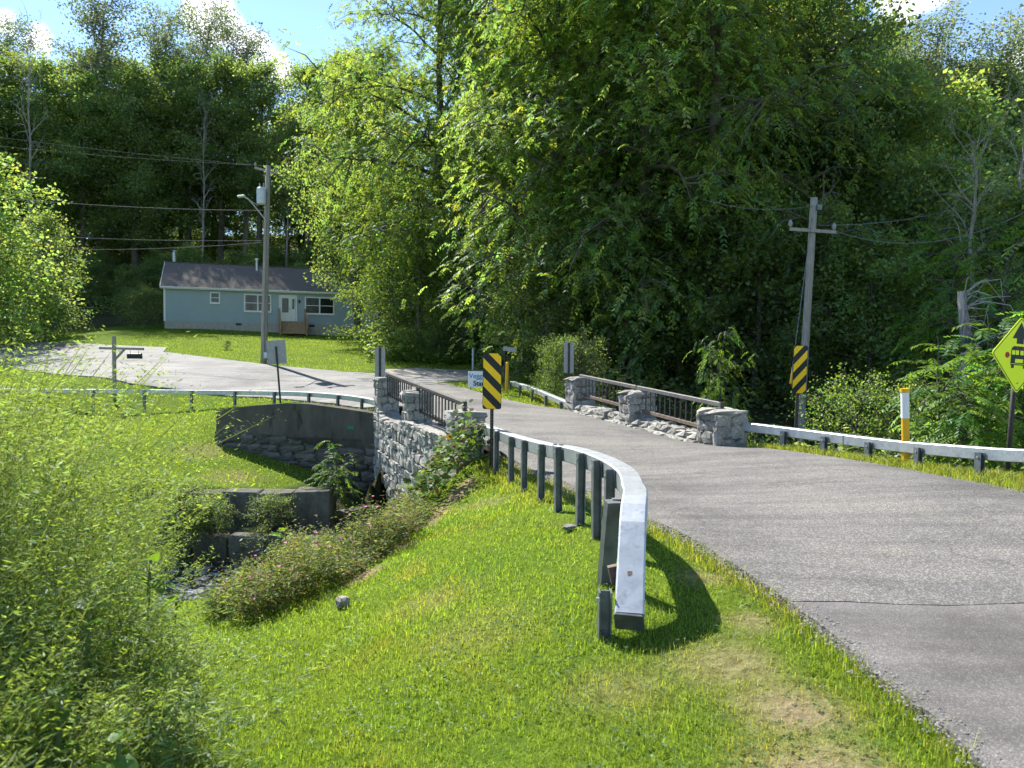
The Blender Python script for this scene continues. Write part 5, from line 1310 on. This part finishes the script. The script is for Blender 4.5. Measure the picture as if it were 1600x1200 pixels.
col = np.exp(rng.normal(0, .22, (len(x), 1))) * (np.array([[.92, 1.0, .95]]) * (.72 + .6 * patch)); col = col * (1 - dry) + np.array([[2.2, 1.35, 3.0]]) * np.exp(rng.normal(0, .2, (len(x), 1))) * dry * .85
tag(link('lawn_grass', grass_mesh('lawn_grass', x, y, h, w, rng, col)), 'short mown lawn grass with some dry straw patches', 'grass', kind='stuff')
# rough verge grass behind the rails and along the kerbs
xs, ys = [], []
def along(poly, n, wd, jit=1):
    poly = [np.array(p) for p in poly]; seg = [np.linalg.norm(b - a) for a, b in zip(poly, poly[1:])]; tot = sum(seg)
    for a, b, L in zip(poly, poly[1:], seg):
        k = int(n * L / tot); t = rng.uniform(0, 1, k)[:, None]; v = (b - a) / L; nn = np.array([-v[1], v[0]])
        q = a + (b - a) * t + nn * rng.normal(0, wd, k)[:, None]; xs.append(q[:, 0]); ys.append(q[:, 1])
along([(4.1, 13.2), (4.9, 12.2), (5.35, 10.6), (5.65, 9.0), (6.0, 7.4), (6.4, 5.5)], 9000, .25)
along([(4.6, 13.9), (5.7, 12.6), (6.4, 10.8), (6.9, 8.8)], 12000, .45)
along([(1.45, 20.2), (2.5, 16.8), (3.4, 13.8)], 2200, .09)
along([(.9, 28), (1.2, 25), (1.55, 21)], 3500, .35)
along([(1.8, 2.8), (1.7, 4.5), (1.45, 5.8), (1.2, 6.9), (.85, 8.6)], 2600, .07)
along([(-.5, 12.4), (-.15, 11.4), (.2, 10.0), (.5, 8.4)], 2500, .2)
x, y = np.concatenate(xs), np.concatenate(ys); keep = (off_roads(x, y, 0.0)) ; x, y = x[keep], y[keep]; d = np.hypot(x, y); n = len(x)
col = np.exp(rng.normal(0, .3, (n, 1))) * np.array([[1.0, .95, 1.0]]); ye = rng.uniform(0, 1, (n, 1)) < .12; col = np.where(ye, np.array([[2.0, 1.3, 2.0]]), col)
tag(link('verge_grass', grass_mesh('verge_grass', x, y, rng.uniform(.04, .14, n) * np.where(x > 4.4, 1.5, 1), .0055 * np.maximum(1, d / 5), rng, col, .6)), 'rough uncut grass growing along the road edges and under the rails', 'grass', kind='stuff')
# far lawn
x = rng.uniform(-26, 3, 60000); y = rng.uniform(18, 60, 60000); dd_, ss_, _ = creek_d(x, y)
keep = off_roads(x, y) & ~in_bridge(x, y) & (FM_AT(x, y) < .5) & (dd_ > 2.6) & (ss_ > 0); x, y = x[keep], y[keep]; n = len(x)
col = np.exp(rng.normal(0, .2, (n, 1))) * (.75 + .5 * fbm(x * .5, y * .5, 3)[:, None]) * np.array([[1, 1, .9]])
tag(link('far_lawn_grass', grass_mesh('far_lawn_grass', x, y, rng.uniform(.05, .12, n), rng.uniform(.02, .04, n), rng, col)), 'mown grass on the far bank and around the blue house', 'grass', kind='stuff')

def weeds(name, x, y, H, rng, mat, nleaf, L, Wd, col_fn, lean=.35, plume=0.0, spread=.035, stem_r=.004, dirbias=None, wide=.42, out=None):
    """upright leafy stems with arching tips"""
    lv = Leaves(); n = len(x); z = ground_h(x, y); b = rng.uniform(0, 6.28, n); ln = np.abs(rng.normal(0, lean, n))
    V = np.c_[np.cos(b) * ln, np.sin(b) * ln, np.zeros(n)]
    if dirbias is not None: V = V + np.array(dirbias)[None] * rng.uniform(.2, 1, (n, 1))
    if out is not None: V = V + out
    P0 = np.c_[x, y, z]
    pos = lambda t: P0[:, None] + (UPV * (H[:, None] * (t - .10 * t ** 3))[..., None]) + V[:, None] * (H[:, None] * t ** 2.2)[..., None]
    t = np.sort(rng.uniform(.12, 1.0, (n, nleaf)) ** .8, 1); Q = pos(t).reshape(-1, 3); m = len(Q)
    a = rng.uniform(0, 6.28, m); D = np.c_[np.cos(a), np.sin(a), rng.uniform(-.5, .55, m)]; Q = Q + rng.normal(0, spread, (m, 3)); tt = t.ravel()
    l = L * rng.uniform(.6, 1.3, m) * (1.15 - .6 * tt); cl = np.repeat(col_fn(rng, n), nleaf, 0) * leafcol(rng, m, .22)
    lv.add(Q, D, norm(UPV * .8 + rng.normal(0, .5, (m, 3))), l, l * Wd, cl, wide)
    if plume:
        k = int(plume); tp = rng.uniform(.78, 1.03, (n, k)); Q = pos(tp).reshape(-1, 3) + rng.normal(0, spread * .9, (n * k, 3)); m = n * k; a = rng.uniform(0, 6.28, m)
        lv.add(Q, np.c_[np.cos(a), np.sin(a), rng.uniform(0, .9, m)], rv(rng, m), L * .42, L * .42 * Wd * 1.3, np.repeat(col_fn(rng, n), k, 0) * np.array([[1.25, 1.18, .8]]))
    ts = np.linspace(0, 1, 6); C = pos(np.tile(ts, (n, 1)))            # stems as thin blades in two planes
    for s0, s1 in zip(range(5), range(1, 6)):
        d_ = C[:, s1] - C[:, s0]; lv.add(C[:, s0], d_, np.tile([[.7, -.7, .1]], (n, 1)), np.linalg.norm(d_, axis=1) * 1.05, np.full(n, stem_r * 2), np.tile([[.55, .5, .4]], (n, 1)), .5)
    return lv.mesh(name, mat)
# tall goldenrod bank beside the camera
LINE = np.array([(-.72, .8), (-.95, 1.6), (-1.35, 3.0), (-2.3, 5.0), (-3.9, 7.0), (-6.0, 9.2)])
def behind_line(x, y): return np.interp(y, LINE[:, 1], LINE[:, 0]) - x
rng = np.random.default_rng(19)
cx = rng.uniform(-7, -.6, 2600); cy_ = rng.uniform(1.3, 6.6, 2600); bl = behind_line(cx, cy_); ok = (bl > .02) & (bl < 4.2) & (rng.uniform(0, 1, len(cx)) < np.clip(1.1 - bl * .22, .2, 1)); cx, cy_, bl = cx[ok][:250], cy_[ok][:250], bl[ok][:250]
ns = 9; ch = rng.uniform(.78, 1.06, len(cx)); sa = rng.uniform(0, 6.28, (len(cx), ns)); sr = np.abs(rng.normal(0, .11, (len(cx), ns)))
x = (cx[:, None] + np.cos(sa) * sr).ravel(); y = (cy_[:, None] + np.sin(sa) * sr).ravel(); bl = np.repeat(bl, ns); outd = np.c_[(np.cos(sa) * sr).ravel() * 2.0, (np.sin(sa) * sr).ravel() * 2.0, np.zeros(len(x))]
gr = ground_h(x, y); k_ = np.clip((y - 2.4) / 1.4, 0, 1); want = np.minimum(.45 + .8 * k_ + (.85 + .45 * k_) * bl, 2.8); cap = np.clip((1.86 - .01 * y) - gr, .5, 3.0)
bpx = 800 + F_PX * x / y + 60; cap = np.minimum(cap, np.maximum(1.6 - (np.interp(bpx, [-100, 0, 100, 160, 220, 265, 300], [520, 530, 555, 610, 715, 850, 1000]) - 546) / F_PX * y - gr, .25) / .93)
H = np.minimum(want, cap) * np.where(want > cap, 1, np.repeat(ch, ns)) * rng.uniform(.84, 1.03, len(x))
gc = lambda r, n: np.clip(np.exp(r.normal(0, .18, (n, 1))) * np.where(r.uniform(0, 1, (n, 1)) < .3, np.array([[1.05, 1.05, .6]]), np.array([[.95, .98, 1.15]])), .3, 2)
tag(link('goldenrod_weeds', weeds('goldenrod_weeds', x, y, H, rng, M_weed, 72, .070, .18, gc, .08, 50, .034, .003, dirbias=(.06, .0, 0), out=outd)), 'thick bank of tall pale green goldenrod weeds beside the lawn', 'weeds', kind='stuff')
# pink-tinged wild flowers along the creek bank
def ptpoly(rng, n, poly):
    p = np.array(poly); x = rng.uniform(p[:, 0].min(), p[:, 0].max(), n); y = rng.uniform(p[:, 1].min(), p[:, 1].max(), n); k = in_poly(x, y, poly); return x[k], y[k]
rng = np.random.default_rng(23)
x, y = ptpoly(rng, 4600, [(-2.35, 6.5), (-1.62, 7.2), (-1.15, 8.6), (-1.0, 9.6), (-1.7, 10.7), (-2.8, 11.6), (-3.8, 12.0), (-4.2, 11.5), (-4.4, 10), (-3.2, 8.0), (-2.9, 7)])
H = rng.uniform(.25, .62, len(x)) * (.12 + 1.5 * np.clip(fbm(x * 1.3, y * 1.3, 4, 2) * 1.6 - .3, 0, 1.1)); px_ = 800 + F_PX * x / y; H *= np.where((px_ < 430) & (y > 7.6), np.clip((px_ - 390) / 160, .12, 1), 1); H *= np.where(y < 7.6, .8, 1) * np.where((y > 8.8) & (px_ > 520), .35, 1); keep = (px_ > 430) | (y < 8.3) | (rng.uniform(0, 1, len(x)) < .12); x, y, H = x[keep], y[keep], H[keep]
pc = lambda r, n: np.where(r.uniform(0, 1, (n, 1)) < .22, np.array([[1.5, .95, 1.5]]), np.where(r.uniform(0, 1, (n, 1)) < .3, np.array([[1.2, 1.15, .9]]), np.array([[.9, 1.05, .9]]))) * np.exp(r.normal(0, .2, (n, 1)))
tag(link('creekside_weeds', weeds('creekside_weeds', x, y, H, rng, M_weedD, 22, .085, .26, pc, .25, 5, .05, .003)), 'tangled reddish wild weeds with small pink flowers on the creek bank', 'weeds', kind='stuff')
lv = Leaves(); k = rng.choice(len(x), 170); Q = np.c_[x[k], y[k], ground_h(x[k], y[k]) + H[k] * rng.uniform(.8, 1.05, 170)]
for j in range(5): a = j * 1.2566 + rng.uniform(0, 6, 170); lv.add(Q, np.c_[np.cos(a), np.sin(a), np.full(170, .35)], np.tile(UPV, (170, 1)), .026, .022, np.array([[5.2, 1.5, 9.0]]) * np.exp(rng.normal(0, .25, (170, 1))))
tag(link('pink_blossoms', lv.mesh('pink_blossoms', M_weedD)), 'small pink blossoms scattered over the creekside weeds', 'flowers', kind='stuff')
# vines over the bank at the bridge foot
rng = np.random.default_rng(29)
x, y = ptpoly(rng, 15000, [(-.38, 12.75), (-.62, 11.8), (-.98, 10.3), (-1.6, 10.2), (-2.6, 11.4), (-3.1, 13.6), (-3.5, 16.0), (-2.6, 17.0), (-1.15, 13.2), (-.75, 12.95)])
wd_ = np.abs((x - aL.x) * nL.x + (y - aL.y) * nL.y - .3); z = ground_h(x, y) + np.abs(rng.normal(.12, .12, len(x))) + .28 * fbm(x * 1.6, y * 1.6, 6) + np.clip(.75 - .7 * wd_, 0, 1) * (y < 16.2) * fbm(x * 2, y * 2, 14) * rng.uniform(0, 1.6, len(x)); n = len(x); a = rng.uniform(0, 6.28, n); lv = Leaves(); l = rng.uniform(.05, .13, n)
vc = leafcol(rng, n, .3, .1); br = rng.uniform(0, 1, (n, 1)) < .14; vc = np.where(br, np.array([[2.6, .9, 1.4]]) * .8, vc)
lv.add(np.c_[x, y, z], np.c_[np.cos(a), np.sin(a), rng.uniform(-.5, .3, n)], norm(UPV + rng.normal(0, .5, (n, 3)) + np.array([-.3, -.5, 0])), l, l * .9, vc, .5, -.06)
tag(link('bank_vines', lv.mesh('bank_vines', M_vine)), 'broad-leaved vines sprawling down the bank below the near left pier', 'vines', kind='stuff')
# undergrowth mats behind the right rail, below the big trees and on the creek walls
def mat_leaves(name, label, polys, n, lift, l0, l1, mat, seed):
    rng = np.random.default_rng(seed); lv = Leaves()
    for poly in polys:
        x, y = ptpoly(rng, n, poly); k = len(x); f = fbm(x * .9, y * .9, seed); z = ground_h(x, y) + lift * f * rng.uniform(.1, 1.0, k); a = rng.uniform(0, 6.28, k); l = rng.uniform(l0, l1, k)
        lv.add(np.c_[x, y, z], np.c_[np.cos(a), np.sin(a), rng.uniform(-.4, .6, k)], norm(UPV + rng.normal(0, .5, (k, 3))), l, l * .6, leafcol(rng, k, .3, .05))
    tag(link(name, lv.mesh(name, mat)), label, 'undergrowth', kind='stuff')
mat_leaves('roadside_undergrowth', 'leafy undergrowth behind the roadside guardrail', [[(4.9, 14.2), (6.2, 11.8), (7.0, 9.2), (11, 8.5), (13, 16), (6.5, 19), (4.2, 17)]], 16000, 1.0, .07, .16, M_leafB, 61)
mat_leaves('woodland_undergrowth', 'dark leafy undergrowth covering the woodland floor', [[(2.4, 21.5), (6, 19.5), (16, 16), (26, 22), (26, 40), (4, 40), (1.9, 29)], [(-8, 39.5), (-1, 40), (4, 40), (6, 48), (-8, 50)]], 16000, 1.3, .12, .26, M_leafB, 62)
mat_leaves('wood_edge_undergrowth', 'dark undergrowth along the wood edge behind the blue house', [[(-50, 63), (-28, 68), (-8, 69), (-4, 76), (-60, 80)]], 22000, 2.2, .2, .4, M_leafB, 63)
mat_leaves('meadow_weeds', 'tall yellowish meadow weeds beyond the gravel drive', [[P2(600, 570, 40), P2(690, 572, 39), P2(735, 572, 39.5), P2(740, 560, 44), P2(600, 560, 44)]], 12000, 2.0, .10, .22, M_leafD, 64)
mat_leaves('creek_wall_plants', 'small plants hanging over the creek wall blocks', [[(-9.2, 15.3), (-5.0, 16.0), (-4.2, 16.9), (-8.6, 17.6), (-10, 16.6)]], 5000, 1.4, .05, .12, M_leafB, 65)

# large-leaved burdock beside the goldenrod
def big_leaf(seed):
    r = np.random.default_rng(seed); u = np.linspace(0, 1, 7); s = np.array([-1, -.5, 0, .5, 1]); v = []
    for a in u:
        w = .42 * math.sin(math.pi * min(a * .9 + .08, 1)) ** .75 * (1.0 - .3 * a)
        for b in s: v.append((b * w + r.normal(0, .012), a, .10 * abs(b) - .25 * a * a + r.normal(0, .015) + .03 * math.sin(7 * a + 3 * b)))
    f = [[i * 5 + j, i * 5 + j + 1, (i + 1) * 5 + j + 1, (i + 1) * 5 + j] for i in range(6) for j in range(4)]
    return mesh_np('leaf', v, f, M_vine, np.tile([[1.0, 1.05, .9]], (35, 1)) * r.uniform(.7, 1.25), smooth=True)
BIG = [big_leaf(i) for i in range(4)]
def burdock(px, y, H, label, n, seed, size):
    r = random.Random(seed); x = (px - 800) / F_PX * y; o = empty('burdock_plant', (x, y, gz(x, y)), 0, label, 'plant')
    MB().tube([(0, 0, -.05), (.02, 0, H * .5), (.05, .02, H)], [.016, .013, .006], 6).build('stem', M_stem, o)
    for i in range(n):
        f = .3 + .7 * i / max(n - 1, 1); a = i * 2.4 + r.uniform(-.3, .3); s = size * r.uniform(.7, 1.2) * (1.2 - .5 * f)
        link('leaf', BIG[i % 4], o, loc=(.03 * f, .02 * f, H * f), rot=(rad(r.uniform(-25, 40)), rad(r.uniform(-25, 25)), a), scale=(s, s, s))
burdock(212, 3.45, 1.05, 'bright large-leaved burdock catching the sun among the goldenrod', 9, 1, .20)
burdock(196, 3.2, .80, 'dark large-leaved burdock below the bright one in the goldenrod', 8, 2, .18)
burdock(262, 5.3, .62, 'burdock with grey-green leaves overhanging the creek', 7, 3, .16)
burdock(190, 5.4, 1.45, 'tall burdock with pale upturned leaves above the creek', 7, 4, .17)
burdock(255, 3.6, .5, 'low burdock at the foot of the goldenrod by the lawn', 8, 5, .14)
burdock(440, 9.0, .7, 'dark broad-leaved plant among the pink creekside weeds', 9, 6, .22)
burdock(465, 9.4, .6, 'grey-green broad-leaved plant beside the dark one in the creekside weeds', 8, 7, .2)

# crumbled gravel along the edge of the road
rng = np.random.default_rng(71); xs, ys = [], []
along([(1.86, 1.2), (1.86, 2.8), (1.74, 4.5), (1.5, 5.8), (1.26, 6.9), (.92, 8.6), (.52, 10.6), (.05, 12.2)], 5200, .06)
along([(3.5, 13.7), (4.4, 12.5), (4.9, 11), (5.22, 9.4), (5.5, 7.8)], 1800, .06)
along([(1.2, 6.4), (1.0, 7.6), (.7, 9.3)], 1500, .12)
x, y = np.concatenate(xs), np.concatenate(ys); n = len(x); z = base_h(x, y) + .036 + rng.uniform(0, .008, n); r_ = rng.uniform(.003, .010, n)
oc = np.array([[1, 0, 0], [0, 1, 0], [-1, 0, 0], [0, -1, 0], [0, 0, .8]]); v = np.c_[x, y, z][:, None] + oc[None] * r_[:, None, None] * rng.uniform(.6, 1.4, (n, 5, 3)); i = np.arange(n)[:, None] * 5
f = np.concatenate([i + np.array([[0, 1, 4]]), i + np.array([[1, 2, 4]]), i + np.array([[2, 3, 4]]), i + np.array([[3, 0, 4]])], 0)
M_chip = surf('loose_chippings', (.07, .068, .065), (.30, .285, .265), 55, .95, coord='Object')
tag(link('loose_gravel', mesh_np('loose_gravel', v.reshape(-1, 3), f, M_chip)), 'loose grey gravel crumbled along the road edge', 'gravel', kind='stuff')
# clover and broad-leaved lawn weeds
rng = np.random.default_rng(73); x, y = cam_scatter(rng, 6000, 1.8, 9, rad(42)); keep = off_roads(x, y, .05) & ~in_bridge(x, y) & (fbm(x * 1.1, y * 1.1, 12) > .5) & (creek_d(x, y)[0] > 3.6); x, y = x[keep], y[keep]; n = len(x)
lv = Leaves(); z = ground_h(x, y) + rng.uniform(.01, .03, n); a0 = rng.uniform(0, 6.28, n); l = rng.uniform(.010, .018, n)
for j in range(3):
    a = a0 + j * 2.09; lv.add(np.c_[x, y, z], np.c_[np.cos(a), np.sin(a), np.full(n, .25)], np.tile(UPV, (n, 1)) + rng.normal(0, .15, (n, 3)), l, l * .95, leafcol(rng, n, .2), .6)
tag(link('clover_patches', lv.mesh('clover_patches', M_vine)), 'clover leaves growing in patches through the mown lawn', 'clover', kind='stuff')

for px, y, H, lab, n, sd, sz in ((60, 2.5, .75, 'dark broad-leaved dock low in front of the goldenrod bank', 9, 11, .13), (150, 2.35, .6, 'broad-leaved dock with drooping leaves at the near foot of the goldenrod', 9, 12, .12), (235, 2.45, .42, 'small dock plant sprawling onto the lawn from the goldenrod', 8, 13, .11),
                               (110, 3.0, .95, 'leafy dock standing inside the near goldenrod bank', 9, 14, .13), (20, 3.2, 1.1, 'tall dock with dark leaves deep in the near goldenrod', 9, 15, .14)): burdock(px, y, H, lab, n, sd, sz)
